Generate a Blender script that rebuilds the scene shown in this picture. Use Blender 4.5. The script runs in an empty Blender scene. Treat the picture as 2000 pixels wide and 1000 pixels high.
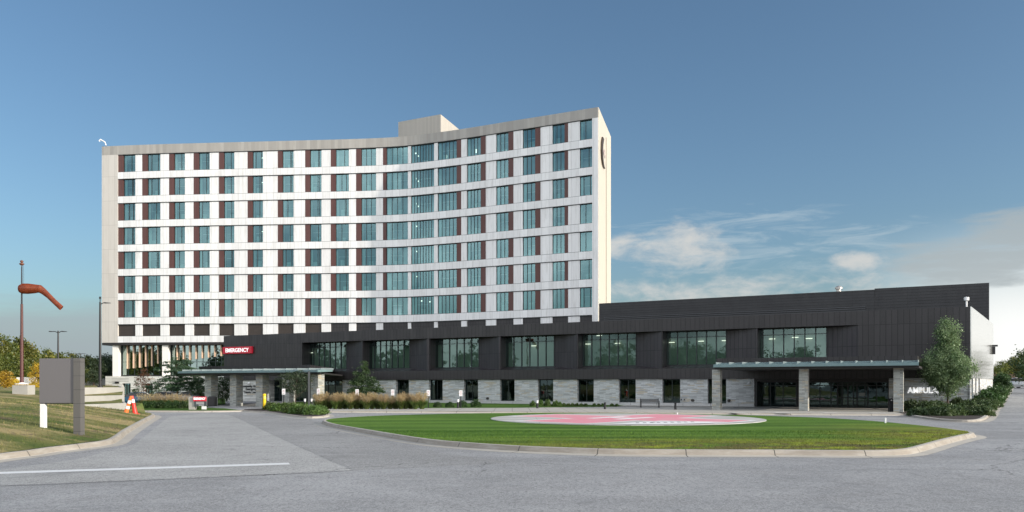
import bpy, math, random
import numpy as np
from mathutils import Vector
from mathutils.geometry import delaunay_2d_cdt
R = math.radians
scene = bpy.context.scene
COL = scene.collection
# ---------------------------------------------------------------- camera, sky, sun, exposure
F, HZ, ZC = 1600.0, 750.0, 2.5          # focal length in photo pixels, horizon row, eye height
cam = bpy.data.objects.new('camera', bpy.data.cameras.new('camera'))
COL.objects.link(cam)
cam.location = (0, 0, ZC); cam.rotation_euler = (R(90), 0, 0)
cam.data.sensor_width = 36; cam.data.lens = F / 2000 * 36
cam.data.shift_y = 0.125; cam.data.clip_end = 6000; cam.data.clip_start = 0.1
scene.camera = cam
SUN_AZ, SUN_EL = 113.0, 16.0            # azimuth clockwise from +Y
EXPOSURE = 0.95
SKY_STRENGTH = 0.10
SUN_STRENGTH = 2.5
scene.view_settings.view_transform = 'Standard'
scene.view_settings.look = 'None'
scene.view_settings.exposure = EXPOSURE
scene.view_settings.gamma = 1
scene.view_settings.use_curve_mapping = False

world = bpy.data.worlds.new('World'); scene.world = world; world.use_nodes = True
def build_world():
    nt = world.node_tree; N = nt.nodes; L = nt.links
    N.clear()
    out = N.new('ShaderNodeOutputWorld'); bg = N.new('ShaderNodeBackground')
    sky = N.new('ShaderNodeTexSky'); sky.sky_type = 'NISHITA'; sky.sun_disc = False
    sky.sun_elevation = R(SUN_EL); sky.sun_rotation = R(SUN_AZ)
    sky.air_density = 1.0; sky.dust_density = 2.2; sky.ozone_density = 2.5; sky.altitude = 200
    tc = N.new('ShaderNodeTexCoord')
    D = tc.outputs['Generated']
    def val(x):
        n = N.new('ShaderNodeValue'); n.outputs[0].default_value = x; return n.outputs[0]
    def m(op, a, b=None, c=None, clamp=False):
        n = N.new('ShaderNodeMath'); n.operation = op; n.use_clamp = clamp
        for i, x in enumerate((a, b, c)):
            if x is None: continue
            if isinstance(x, (int, float)): n.inputs[i].default_value = x
            else: L.new(x, n.inputs[i])
        return n.outputs[0]
    def sstep(x, a, b):
        n = N.new('ShaderNodeMapRange'); n.interpolation_type = 'SMOOTHSTEP'
        L.new(x, n.inputs[0]); n.inputs[1].default_value = a; n.inputs[2].default_value = b
        return n.outputs[0]
    def noise(scale, stretch, detail=8, rough=0.6, off=0.0, dist=0.0):
        mp = N.new('ShaderNodeMapping'); L.new(D, mp.inputs[0])
        mp.inputs['Scale'].default_value = stretch; mp.inputs['Location'].default_value = (off, off * .7, off * .3)
        n = N.new('ShaderNodeTexNoise'); L.new(mp.outputs[0], n.inputs['Vector'])
        n.inputs['Scale'].default_value = scale; n.inputs['Detail'].default_value = detail
        n.inputs['Roughness'].default_value = rough; n.inputs['Distortion'].default_value = dist
        return n.outputs[0]
    sep = N.new('ShaderNodeSeparateXYZ'); L.new(D, sep.inputs[0])
    X, Y, Z = sep.outputs
    az = m('ARCTAN2', X, Y)                 # 0 straight ahead, + to the right
    el = m('ARCSINE', Z)
    def blob(a0, e0, ra, re):               # soft elliptical patch of sky at an azimuth and elevation
        u = m('DIVIDE', m('SUBTRACT', az, a0), ra); v = m('DIVIDE', m('SUBTRACT', el, e0), re)
        q = m('ADD', m('MULTIPLY', u, u), m('MULTIPLY', v, v))
        return m('SUBTRACT', 1.0, sstep(q, 0.0, 1.0))
    def bl(px, py, w, h):
        a = math.atan((px - 1000) / F); e = math.atan((HZ - py) / F * math.cos(a))
        return blob(a, e, w / F, h / F)
    n1 = noise(9, (1, 1, 2.6), 10, 0.62, 3.1, 0.3)
    n2 = noise(5, (1, 1, 7.0), 8, 0.6, 7.7, 0.2)
    n2b = noise(11, (1, 1, 6.0), 8, 0.66, 2.2, 0.8)
    n3 = noise(2.4, (1, 1, 2.0), 9, 0.6, 1.3, 0.3)
    # heaps of cloud low over the roofs on the right
    puff = m('MAXIMUM', m('MAXIMUM', bl(1330, 505, 150, 95), bl(1360, 570, 360, 60)),
             m('MAXIMUM', bl(1665, 518, 75, 34), bl(1225, 490, 110, 48)))
    puff = m('MAXIMUM', puff, m('MULTIPLY', bl(1560, 560, 520, 75), 0.75))
    n1b = noise(26, (1, 1, 2.2), 8, 0.65, 5.3, 0.4)
    d_puff = m('MULTIPLY', sstep(m('ADD', m('ADD', m('MULTIPLY', n1, 0.72), m('MULTIPLY', n1b, 0.30)), m('MULTIPLY', puff, 0.30)), 0.66, 0.92), 0.9)
    grey = m('MAXIMUM', bl(1930, 505, 260, 70), bl(2060, 470, 240, 90))
    d_grey = m('MULTIPLY', sstep(m('ADD', m('ADD', m('MULTIPLY', n2, .6), m('MULTIPLY', n2b, .4)), m('MULTIPLY', grey, 0.42)), 0.66, 0.92), 0.85)
    wisp = m('MAXIMUM', bl(1460, 470, 460, 100), m('MULTIPLY', bl(110, 378, 240, 18), 0.7))
    d_wisp = m('MULTIPLY', sstep(m('ADD', n2b, m('MULTIPLY', wisp, 0.26)), 0.68, 0.95), 0.5)
    lowl = m('MULTIPLY', sstep(m('ADD', el, m('MULTIPLY', m('SUBTRACT', n2, 0.5), 0.10)), 0.095, 0.055), sstep(az, -0.2, -0.42))
    d_low = m('MULTIPLY', m('MULTIPLY', lowl, 0.85), m('ADD', 0.55, m('MULTIPLY', n2, 0.8)), clamp=True)
    # bright cloud added behind the photographer to fill the walls; also mirrored in glass
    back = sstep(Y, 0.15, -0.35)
    d_fill = m('MULTIPLY', m('MULTIPLY', back, sstep(n3, 0.26, 0.72)), 0.9)
    def mix(c1, c2, f):
        n = N.new('ShaderNodeMix'); n.data_type = 'RGBA'
        L.new(f, n.inputs['Factor'])
        for s, c in (('A', c1), ('B', c2)):
            i = [k for k in n.inputs if k.name == s and k.type == 'RGBA'][0]
            if isinstance(c, tuple): i.default_value = c + (1,)
            else: L.new(c, i)
        return [k for k in n.outputs if k.type == 'RGBA'][0]
    sc = N.new('ShaderNodeVectorMath'); sc.operation = 'MULTIPLY'
    L.new(sky.outputs[0], sc.inputs[0]); sc.inputs[1].default_value = (0.67, 0.75, 0.765)
    c = sc.outputs[0]
    # whitening of the air towards the low sun on the right
    glow = m('MULTIPLY', sstep(el, 0.19, 0.05), sstep(az, 0.36, 0.55))
    c = mix(c, WHITE, m('MULTIPLY', glow, 0.9))
    c = mix(c, CL_LOW, d_low)
    c = mix(c, CL_WISP, d_wisp)
    c = mix(c, CL_PUFF, d_puff)
    c = mix(c, CL_GREY, d_grey)
    c = mix(c, CL_FILL, d_fill)
    L.new(c, bg.inputs[0]); bg.inputs[1].default_value = SKY_STRENGTH
    L.new(bg.outputs[0], out.inputs[0])
k = 1 / SKY_STRENGTH / 1.93
WHITE = (1.1 * k, 1.1 * k, 1.08 * k)
CL_LOW = (.38 * k, .44 * k, .48 * k)
CL_WISP = (.50 * k, .60 * k, .66 * k)
CL_PUFF = (.66 * k, .66 * k, .64 * k)
CL_GREY = (.42 * k, .47 * k, .49 * k)
CL_FILL = (2.7 * k, 2.7 * k, 2.7 * k)  # unseen cloud bank, set bright as fill light
build_world()
sl = bpy.data.lights.new('sun', 'SUN'); sl.energy = SUN_STRENGTH; sl.angle = R(0.6); sl.color = (1, .90, .77)
sun = bpy.data.objects.new('sun', sl); COL.objects.link(sun)
_a, _e = R(SUN_AZ), R(SUN_EL)
SDIR = Vector((math.sin(_a) * math.cos(_e), math.cos(_a) * math.cos(_e), math.sin(_e)))
sun.rotation_euler = SDIR.to_track_quat('Z', 'Y').to_euler(); sun.location = (60, -20, 60)

# ---------------------------------------------------------------- helpers
def tag(o, label=None, cat=None, group=None, kind=None):
    if label: o['label'] = label
    if cat: o['category'] = cat
    if group: o['group'] = group
    if kind: o['kind'] = kind
    return o
def thing(name, label, cat, loc=(0, 0, 0), rz=0, group=None):
    o = bpy.data.objects.new(name, None); COL.objects.link(o)
    o.location = loc; o.rotation_euler = (0, 0, rz); o.empty_display_size = .3
    return tag(o, label, cat, group)
def copy_tree(o, parent=None):
    c = o.copy(); COL.objects.link(c)
    if parent is not None: c.parent = parent
    for ch in [x for x in list(KIDS.get(o.name, []))]:
        cc = copy_tree(ch, c); KIDS.setdefault(c.name, []).append(cc)
    return c
KIDS = {}
def G(px, py, z=0.0):
    Y = (ZC - z) * F / (py - HZ); return ((px - 1000) / F * Y, Y)
def P(px, py, Y): return ((px - 1000) / F * Y, Y, ZC + (HZ - py) / F * Y)
class MB:
    def __init__(s): s.v = []; s.f = []; s.m = []; s.uv = []
    def poly(s, pts, mi=0, uv=None):
        b = len(s.v); s.v += [tuple(p) for p in pts]; s.f.append(tuple(range(b, b + len(pts)))); s.m.append(mi); s.uv.append(uv)
    def hexa(s, b, t, mi=0, caps=True):          # b, t: 4 bottom and 4 top points, counter-clockwise from above
        for i in range(4):
            j = (i + 1) % 4; s.poly((b[i], b[j], t[j], t[i]), mi)
        if caps: s.poly(t, mi); s.poly(b[::-1], mi)
    def box(s, x0, x1, y0, y1, z0, z1, mi=0):
        q = ((x0, y0), (x1, y0), (x1, y1), (x0, y1))
        s.hexa([(a, b, z0) for a, b in q], [(a, b, z1) for a, b in q], mi)
    def prism(s, pts, z0, z1, mi=0):             # plan polygon, ccw
        n = len(pts)
        for i in range(n):
            a, b = pts[i], pts[(i + 1) % n]
            s.poly(((a[0], a[1], z0), (b[0], b[1], z0), (b[0], b[1], z1), (a[0], a[1], z1)), mi)
        s.poly([(a, b, z1) for a, b in pts], mi); s.poly([(a, b, z0) for a, b in pts[::-1]], mi)
    def tube(s, path, rad, n=8, mi=0, caps=True):
        path = [Vector(p) for p in path]
        if not hasattr(rad, '__len__'): rad = [rad] * len(path)
        rings = []
        for i, p in enumerate(path):
            d = (path[min(i + 1, len(path) - 1)] - path[max(i - 1, 0)]).normalized()
            a = Vector((0, 0, 1)) if abs(d.z) < .9 else Vector((1, 0, 0))
            e1 = d.cross(a).normalized(); e2 = d.cross(e1)
            rings.append([p + (e1 * math.cos(2 * math.pi * k / n) + e2 * math.sin(2 * math.pi * k / n)) * rad[i] for k in range(n)])
        b = len(s.v)
        for r in rings: s.v += [tuple(q) for q in r]
        for i in range(len(rings) - 1):
            for k in range(n):
                k2 = (k + 1) % n
                s.f.append((b + i * n + k, b + (i + 1) * n + k, b + (i + 1) * n + k2, b + i * n + k2)); s.m.append(mi); s.uv.append(None)
        if caps:
            s.f.append(tuple(b + k for k in range(n))); s.m.append(mi); s.uv.append(None)
            s.f.append(tuple(b + (len(rings) - 1) * n + k for k in range(n))[::-1]); s.m.append(mi); s.uv.append(None)
    def lathe(s, cx, cy, prof, n=12, mi=0):
        s.tube([(cx, cy, z) for r, z in prof], [max(r, .001) for r, z in prof], n, mi)
    def build(s, name, mats, parent=None, smooth=False, bevel=0, weld=False):
        me = bpy.data.meshes.new(name); me.from_pydata(s.v, [], s.f)
        if not isinstance(mats, (list, tuple)): mats = [mats]
        for m_ in mats: me.materials.append(m_)
        me.polygons.foreach_set('material_index', s.m)
        ul = me.uv_layers.new(name='UVMap')
        data = np.zeros((len(me.loops), 2), np.float32)
        V = s.v; li = 0
        for f, uv in zip(s.f, s.uv):
            if uv is None:
                a, b_, c = (Vector(V[f[0]]), Vector(V[f[1]]), Vector(V[f[2]]))
                nn = (b_ - a).cross(c - a)
                if nn.length > 0: nn.normalize()
                if abs(nn.z) > .8 or nn.length == 0:
                    uv = [(V[i][0], V[i][1]) for i in f]
                else:
                    t = Vector((-nn.y, nn.x)); t.normalize()
                    uv = [(V[i][0] * t.x + V[i][1] * t.y, V[i][2]) for i in f]
            for q in uv: data[li] = q; li += 1
        ul.data.foreach_set('uv', data.ravel())
        if smooth: me.polygons.foreach_set('use_smooth', [True] * len(s.f))
        me.update()
        o = bpy.data.objects.new(name, me); COL.objects.link(o)
        if parent is not None:
            o.parent = parent; KIDS.setdefault(parent.name, []).append(o)
        if bevel:
            md = o.modifiers.new('bevel', 'BEVEL'); md.width = bevel; md.segments = 2; md.limit_method = 'ANGLE'
        return o
def quads_obj(name, arr, mats, parent=None, uvs=None, midx=None, tri=False):
    """arr: (n,4,3) numpy array of separate quads (leaves, blades)"""
    n, kx = arr.shape[0], arr.shape[1]
    me = bpy.data.meshes.new(name)
    me.vertices.add(n * kx); me.vertices.foreach_set('co', arr.astype(np.float32).ravel())
    me.loops.add(n * kx); me.loops.foreach_set('vertex_index', np.arange(n * kx, dtype=np.int32))
    me.polygons.add(n); me.polygons.foreach_set('loop_start', np.arange(0, n * kx, kx, dtype=np.int32))
    me.polygons.foreach_set('loop_total', np.full(n, kx, np.int32))
    if not isinstance(mats, (list, tuple)): mats = [mats]
    for m_ in mats: me.materials.append(m_)
    if midx is not None: me.polygons.foreach_set('material_index', midx.astype(np.int32))
    me.update(calc_edges=True); me.validate()
    o = bpy.data.objects.new(name, me); COL.objects.link(o)
    if parent is not None:
        o.parent = parent; KIDS.setdefault(parent.name, []).append(o)
    return o
def text_obj(body, size, mat, parent, name, loc, rot, extr=.02, align='LEFT', bold=0.0, sx=1.0):
    cu = bpy.data.curves.new(name, 'FONT'); cu.body = body; cu.size = size; cu.extrude = extr; cu.align_x = align; cu.offset = bold
    o = bpy.data.objects.new('tmp', cu); COL.objects.link(o)
    dg = bpy.context.evaluated_depsgraph_get()
    me = bpy.data.meshes.new_from_object(o.evaluated_get(dg)); me.name = name
    bpy.data.objects.remove(o)
    me.materials.clear(); me.materials.append(mat)
    t = bpy.data.objects.new(name, me); COL.objects.link(t)
    t.location = loc; t.rotation_euler = rot; t.scale = (sx, 1, 1)
    if parent is not None:
        t.parent = parent; KIDS.setdefault(parent.name, []).append(t)
    return t
def clean(pts):
    return [p for i, p in enumerate(pts) if (Vector(p) - Vector(pts[i - 1])).length > 1e-3]
def patch(name, poly, step, zf, mat, parent=None, jitter=0.0, holes=()):
    """triangulated sheet that follows its outline exactly and a height function inside"""
    poly = clean(poly)
    def inside(x, y, pg):
        c = False; j = len(pg) - 1
        for i in range(len(pg)):
            xi, yi = pg[i]; xj, yj = pg[j]
            if (yi > y) != (yj > y) and x < (xj - xi) * (y - yi) / (yj - yi) + xi: c = not c
            j = i
        return c
    vs = []
    n = len(poly)
    for i in range(n):
        a, b = Vector(poly[i]), Vector(poly[(i + 1) % n])
        m_ = max(1, int((b - a).length / step))
        for k_ in range(m_): vs.append(a + (b - a) * k_ / m_)
    nb = len(vs); edges = [(i, (i + 1) % nb) for i in range(nb)]
    xs = [p[0] for p in poly]; ys = [p[1] for p in poly]
    rnd = random.Random(5)
    x = min(xs) + step / 2
    while x < max(xs):
        y = min(ys) + step / 2
        while y < max(ys):
            if inside(x, y, poly): vs.append(Vector((x + rnd.uniform(-jitter, jitter), y + rnd.uniform(-jitter, jitter))))
            y += step
        x += step
    r = delaunay_2d_cdt([Vector(v) for v in vs], edges, [], 1, 1e-4)
    mb = MB(); co, _, fs = r[0], r[1], r[2]
    V = [(v.x, v.y, zf(v.x, v.y)) for v in co]
    for f in fs:
        a, b, c = [V[i] for i in f]
        if (b[0] - a[0]) * (c[1] - a[1]) - (b[1] - a[1]) * (c[0] - a[0]) < 0: f = f[::-1]
        mb.f.append(tuple(f)); mb.m.append(0); mb.uv.append([(V[i][0], V[i][1]) for i in f])
    mb.v = V
    return mb.build(name, mat, parent)
def smooth_path(pts, per=6, closed=False):
    P_ = [Vector(p) for p in pts]; n = len(P_); out = []
    rng = range(n if closed else n - 1)
    for i in rng:
        p1, p2 = P_[i], P_[(i + 1) % n]
        p0 = P_[(i - 1) % n] if (closed or i > 0) else p1 * 2 - p2
        p3 = P_[(i + 2) % n] if (closed or i < n - 2) else p2 * 2 - p1
        for k_ in range(per):
            t = k_ / per
            out.append(0.5 * ((2 * p1) + (p2 - p0) * t + (2 * p0 - 5 * p1 + 4 * p2 - p3) * t * t + (3 * p1 - p0 - 3 * p2 + p3) * t ** 3))
    if not closed: out.append(P_[-1])
    return [tuple(p) for p in out]
def sweep(name, path, prof, mat, closed=False, zf=None, parent=None, sgn=1):
    """sweep a (offset, height) profile along a plan path; offset is to the right of travel times sgn"""
    n = len(path); mb = MB(); rows = []; s = 0; S = []
    for i in range(n):
        a = Vector(path[i - 1] if (closed or i > 0) else path[i]); b = Vector(path[(i + 1) % n] if (closed or i < n - 1) else path[i])
        d = (b - a).normalized(); nr = Vector((d.y, -d.x)) * sgn; p = Vector(path[i])
        if i > 0: s += (p - Vector(path[i - 1])).length
        S.append(s); z = zf(p.x, p.y) if zf else 0
        rows.append([(p.x + nr.x * o, p.y + nr.y * o, z + h) for o, h in prof])
    acc = [0]
    for (o1, h1), (o2, h2) in zip(prof, prof[1:]): acc.append(acc[-1] + math.hypot(o2 - o1, h2 - h1))
    for i in range(n if closed else n - 1):
        j = (i + 1) % n; s2 = S[j] if j else S[i] + (Vector(path[0]) - Vector(path[i])).length
        for k_ in range(len(prof) - 1):
            q = (rows[i][k_], rows[j][k_], rows[j][k_ + 1], rows[i][k_ + 1])
            uv = ((S[i], acc[k_]), (s2, acc[k_]), (s2, acc[k_ + 1]), (S[i], acc[k_ + 1]))
            if sgn < 0: q = q[::-1]; uv = uv[::-1]
            mb.poly(q[::-1], 0, uv[::-1])
    return mb.build(name, mat, parent)

# ---------------------------------------------------------------- materials
def S2L(c):
    return tuple(((x / 255) / 12.92 if x / 255 <= .04045 else ((x / 255 + .055) / 1.055) ** 2.4) for x in c)
class MT:
    """tiny node-graph helper"""
    def __init__(s, name):
        s.m = bpy.data.materials.new(name); s.m.use_nodes = True; s.nt = s.m.node_tree; s.N = s.nt.nodes; s.L = s.nt.links
        s.b = s.N['Principled BSDF']; s.out = s.N['Material Output']; s.tc = s.N.new('ShaderNodeTexCoord')
    def set(s, **kw):
        for k_, v in kw.items():
            i = s.b.inputs[k_.replace('_', ' ')]
            if hasattr(v, 'is_output') : s.L.new(v, i)
            else: i.default_value = v if not (isinstance(v, tuple) and len(v) == 3) else v + (1,)
        return s
    def map(s, src='UV', scale=(1, 1, 1), loc=(0, 0, 0)):
        n = s.N.new('ShaderNodeMapping'); s.L.new(s.tc.outputs[src], n.inputs[0])
        n.inputs['Scale'].default_value = scale; n.inputs['Location'].default_value = loc
        return n.outputs[0]
    def noise(s, scale, vec=None, detail=4, rough=.55, dist=0, color=False):
        n = s.N.new('ShaderNodeTexNoise'); n.inputs['Scale'].default_value = scale; n.inputs['Detail'].default_value = detail
        n.inputs['Roughness'].default_value = rough; n.inputs['Distortion'].default_value = dist
        if vec is not None: s.L.new(vec, n.inputs['Vector'])
        return n.outputs[1 if color else 0]
    def math(s, op, a, b=None, c=None, clamp=False):
        n = s.N.new('ShaderNodeMath'); n.operation = op; n.use_clamp = clamp
        for i, x in enumerate((a, b, c)):
            if x is None: continue
            if isinstance(x, (int, float)): n.inputs[i].default_value = x
            else: s.L.new(x, n.inputs[i])
        return n.outputs[0]
    def ramp(s, fac, stops, interp='LINEAR'):
        n = s.N.new('ShaderNodeValToRGB'); n.color_ramp.interpolation = interp
        e = n.color_ramp.elements
        while len(e) > 1: e.remove(e[-1])
        e[0].position, e[0].color = stops[0][0], tuple(stops[0][1]) + (1,)
        for p, c in stops[1:]:
            q = e.new(p); q.color = tuple(c) + (1,)
        s.L.new(fac, n.inputs[0]); return n.outputs[0]
    def rng(s, x, a, b, c=0, d=1, smooth=True):
        n = s.N.new('ShaderNodeMapRange'); n.interpolation_type = 'SMOOTHSTEP' if smooth else 'LINEAR'
        s.L.new(x, n.inputs[0])
        for i, q in zip((1, 2, 3, 4), (a, b, c, d)): n.inputs[i].default_value = q
        return n.outputs[0]
    def mix(s, a, b, f, blend='MIX'):
        n = s.N.new('ShaderNodeMix'); n.data_type = 'RGBA'; n.blend_type = blend
        if isinstance(f, (int, float)): n.inputs[0].default_value = f
        else: s.L.new(f, n.inputs[0])
        for i, c in ((6, a), (7, b)):
            if isinstance(c, tuple): n.inputs[i].default_value = c + (1,)
            else: s.L.new(c, n.inputs[i])
        return n.outputs[2]
    def bump(s, h, strength=.3, dist=.02):
        n = s.N.new('ShaderNodeBump'); n.inputs['Strength'].default_value = strength; n.inputs['Distance'].default_value = dist
        s.L.new(h, n.inputs['Height']); s.L.new(n.outputs[0], s.b.inputs['Normal']); return s
    def xyz(s, vec):
        n = s.N.new('ShaderNodeSeparateXYZ'); s.L.new(vec, n.inputs[0]); return n.outputs
def plain(name, col, rough=.6, metal=0, var=.12, nscale=3, spec=.5):
    t = MT(name)
    n = t.noise(nscale, t.tc.outputs['Object'], 5)
    c = t.mix(tuple(x * (1 - var) for x in col), tuple(min(1, x * (1 + var)) for x in col), n)
    t.set(Base_Color=c, Roughness=rough, Metallic=metal, Specular_IOR_Level=spec)
    return t.m
def seam_metal(name, col, period=.55, rough=.45, seam=.07, hper=0, hoff=0, metal=0.0, var=.1, spec=.5, stain=0.0, staincol=(.3, .29, .26), seamdark=.55):
    t = MT(name); uv = t.tc.outputs['UV']; X, Y, _ = t.xyz(uv)
    fx = t.math('FRACT', t.math('DIVIDE', X, period)); ix = t.math('FLOOR', t.math('DIVIDE', X, period))
    line = t.math('LESS_THAN', fx, seam)
    if hper:
        fz = t.math('FRACT', t.math('DIVIDE', t.math('SUBTRACT', Y, hoff), hper))
        line = t.math('MAXIMUM', line, t.math('LESS_THAN', fz, .05 / hper))
        ix = t.math('ADD', ix, t.math('MULTIPLY', t.math('FLOOR', t.math('DIVIDE', t.math('SUBTRACT', Y, hoff), hper)), 7.3))
    wn = t.N.new('ShaderNodeTexWhiteNoise'); wn.noise_dimensions = '1D'; t.L.new(ix, wn.inputs['W'])
    c = t.mix(tuple(x * (1 - var) for x in col), tuple(min(1, x * (1 + var)) for x in col), wn.outputs[0])
    if stain:
        st = t.noise(1.0, t.map('UV', (2.2, .25, 1)), 6, .65)
        c = t.mix(c, staincol, t.math('MULTIPLY', t.rng(st, .45, .75), stain))
    c = t.mix(c, tuple(x * seamdark for x in col), line)
    n = t.noise(1.2, t.map('UV', (1, .3, 1)), 4)
    t.set(Base_Color=c, Roughness=t.rng(n, .3, .7, rough - .08, rough + .1), Metallic=metal, Specular_IOR_Level=spec)
    wob = t.noise(.9, t.map('UV', (1, .6, 1)), 2)
    t.bump(t.math('SUBTRACT', t.math('MULTIPLY', wob, .3), line), .35, .02)
    return t.m
def stone_mat(name, warm=True, row=.115, bw=.75, base=(.47, .485, .49)):
    t = MT(name)
    def br(w, h, off, seed):
        b = t.N.new('ShaderNodeTexBrick'); t.L.new(t.map('UV', (1, 1, 1), (seed, seed * .37, 0)), b.inputs['Vector'])
        b.inputs['Scale'].default_value = 1; b.inputs['Brick Width'].default_value = w; b.inputs['Row Height'].default_value = h
        b.inputs['Mortar Size'].default_value = .006; b.inputs['Mortar Smooth'].default_value = .3; b.inputs['Bias'].default_value = 0
        b.offset = off; b.inputs['Color1'].default_value = (0, 0, 0, 1); b.inputs['Color2'].default_value = (1, 1, 1, 1); b.inputs['Mortar'].default_value = (.5, .5, .5, 1)
        return b
    b1 = br(bw, row, .37, 0.0); b2 = br(bw * .63, row * 2, .5, 3.3)
    wn = t.ramp(b1.outputs[0], [(0, tuple(x * .72 for x in base)), (.35, base), (.6, tuple(x * 1.18 for x in base)), (1, tuple(x * 1.35 for x in base))])
    X, Y, _ = t.xyz(t.tc.outputs['UV'])
    # a few warm ochre stones
    cell = t.math('ADD', t.math('MULTIPLY', t.math('FLOOR', t.math('DIVIDE', Y, row)), 17.17), t.math('FLOOR', t.math('DIVIDE', t.math('ADD', X, t.math('MULTIPLY', t.math('FLOOR', t.math('DIVIDE', Y, row)), .31)), bw)))
    w2 = t.N.new('ShaderNodeTexWhiteNoise'); w2.noise_dimensions = '1D'; t.L.new(cell, w2.inputs['W'])
    och = t.mix((.46, .36, .22), (.55, .50, .40), t.noise(6, t.tc.outputs['UV'], 2))
    c = t.mix(wn, och, t.math('MULTIPLY', t.math('GREATER_THAN', w2.outputs[0], .87 if warm else .96), .75))
    c = t.mix(c, tuple(x * .8 for x in base), t.math('MULTIPLY', t.rng(t.noise(14, t.tc.outputs['UV'], 6), .4, .7), .45))
    c = t.mix(c, tuple(x * .45 for x in base), b1.outputs[1])
    t.set(Base_Color=c, Roughness=.85)
    h = t.math('ADD', t.math('MULTIPLY', b1.outputs[0], .8), t.math('MULTIPLY', t.noise(18, t.tc.outputs['UV'], 5), .5))
    t.bump(t.math('SUBTRACT', h, b1.outputs[1]), .7, .03)
    return t.m
def glass_mat(name, tint=(.54, .78, .76), refl=(.52, .84, .87), fac=.25, rough=.015):
    t = MT(name)
    tr = t.N.new('ShaderNodeBsdfTransparent'); tr.inputs[0].default_value = tint + (1,)
    gl = t.N.new('ShaderNodeBsdfGlossy'); gl.inputs[0].default_value = refl + (1,); gl.inputs['Roughness'].default_value = rough
    fr = t.N.new('ShaderNodeLayerWeight'); fr.inputs[0].default_value = .35
    f = t.math('ADD', fac, t.math('MULTIPLY', fr.outputs['Fresnel'], .6), clamp=True)
    bmp = t.N.new('ShaderNodeBump'); bmp.inputs['Strength'].default_value = .06; bmp.inputs['Distance'].default_value = .05
    t.L.new(t.noise(.7, t.tc.outputs['UV'], 2), bmp.inputs['Height']); t.L.new(bmp.outputs[0], gl.inputs['Normal'])
    mx = t.N.new('ShaderNodeMixShader'); t.L.new(f, mx.inputs[0]); t.L.new(tr.outputs[0], mx.inputs[1]); t.L.new(gl.outputs[0], mx.inputs[2])
    t.L.new(mx.outputs[0], t.out.inputs[0]); return t.m
def emis(name, col, st):
    t = MT(name); t.set(Base_Color=col, Emission_Color=col, Emission_Strength=st); return t.m
def foliage(name, dark, light, yellow=None, scale=.6, transl=.35):
    t = MT(name); o = t.tc.outputs['Object']
    oi = t.N.new('ShaderNodeObjectInfo')
    n = t.noise(scale, o, 3); n2 = t.noise(scale * 9, o, 2)
    c = t.mix(dark, light, t.rng(t.math('ADD', t.math('MULTIPLY', n, .6), t.math('MULTIPLY', n2, .4)), .35, .65))
    if yellow: c = t.mix(c, yellow, t.math('MULTIPLY', t.rng(t.noise(scale * 1.7, o, 3), .52, .7), .8))
    hs = t.N.new('ShaderNodeHueSaturation'); t.L.new(c, hs.inputs['Color'])
    t.L.new(t.rng(oi.outputs['Random'], 0, 1, .8, 1.2, False), hs.inputs['Value'])
    t.L.new(t.rng(oi.outputs['Random'], 0, 1, .49, .51, False), hs.inputs['Hue'])
    c = hs.outputs[0]
    df = t.N.new('ShaderNodeBsdfDiffuse'); tl = t.N.new('ShaderNodeBsdfTranslucent'); t.L.new(c, df.inputs[0]); t.L.new(c, tl.inputs[0])
    gl = t.N.new('ShaderNodeBsdfGlossy'); gl.inputs['Roughness'].default_value = .45; gl.inputs[0].default_value = (.8, .9, .8, 1)
    m1 = t.N.new('ShaderNodeMixShader'); m1.inputs[0].default_value = transl; t.L.new(df.outputs[0], m1.inputs[1]); t.L.new(tl.outputs[0], m1.inputs[2])
    m2 = t.N.new('ShaderNodeMixShader'); m2.inputs[0].default_value = .04; t.L.new(m1.outputs[0], m2.inputs[1]); t.L.new(gl.outputs[0], m2.inputs[2])
    t.L.new(m2.outputs[0], t.out.inputs[0]); return t.m
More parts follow.
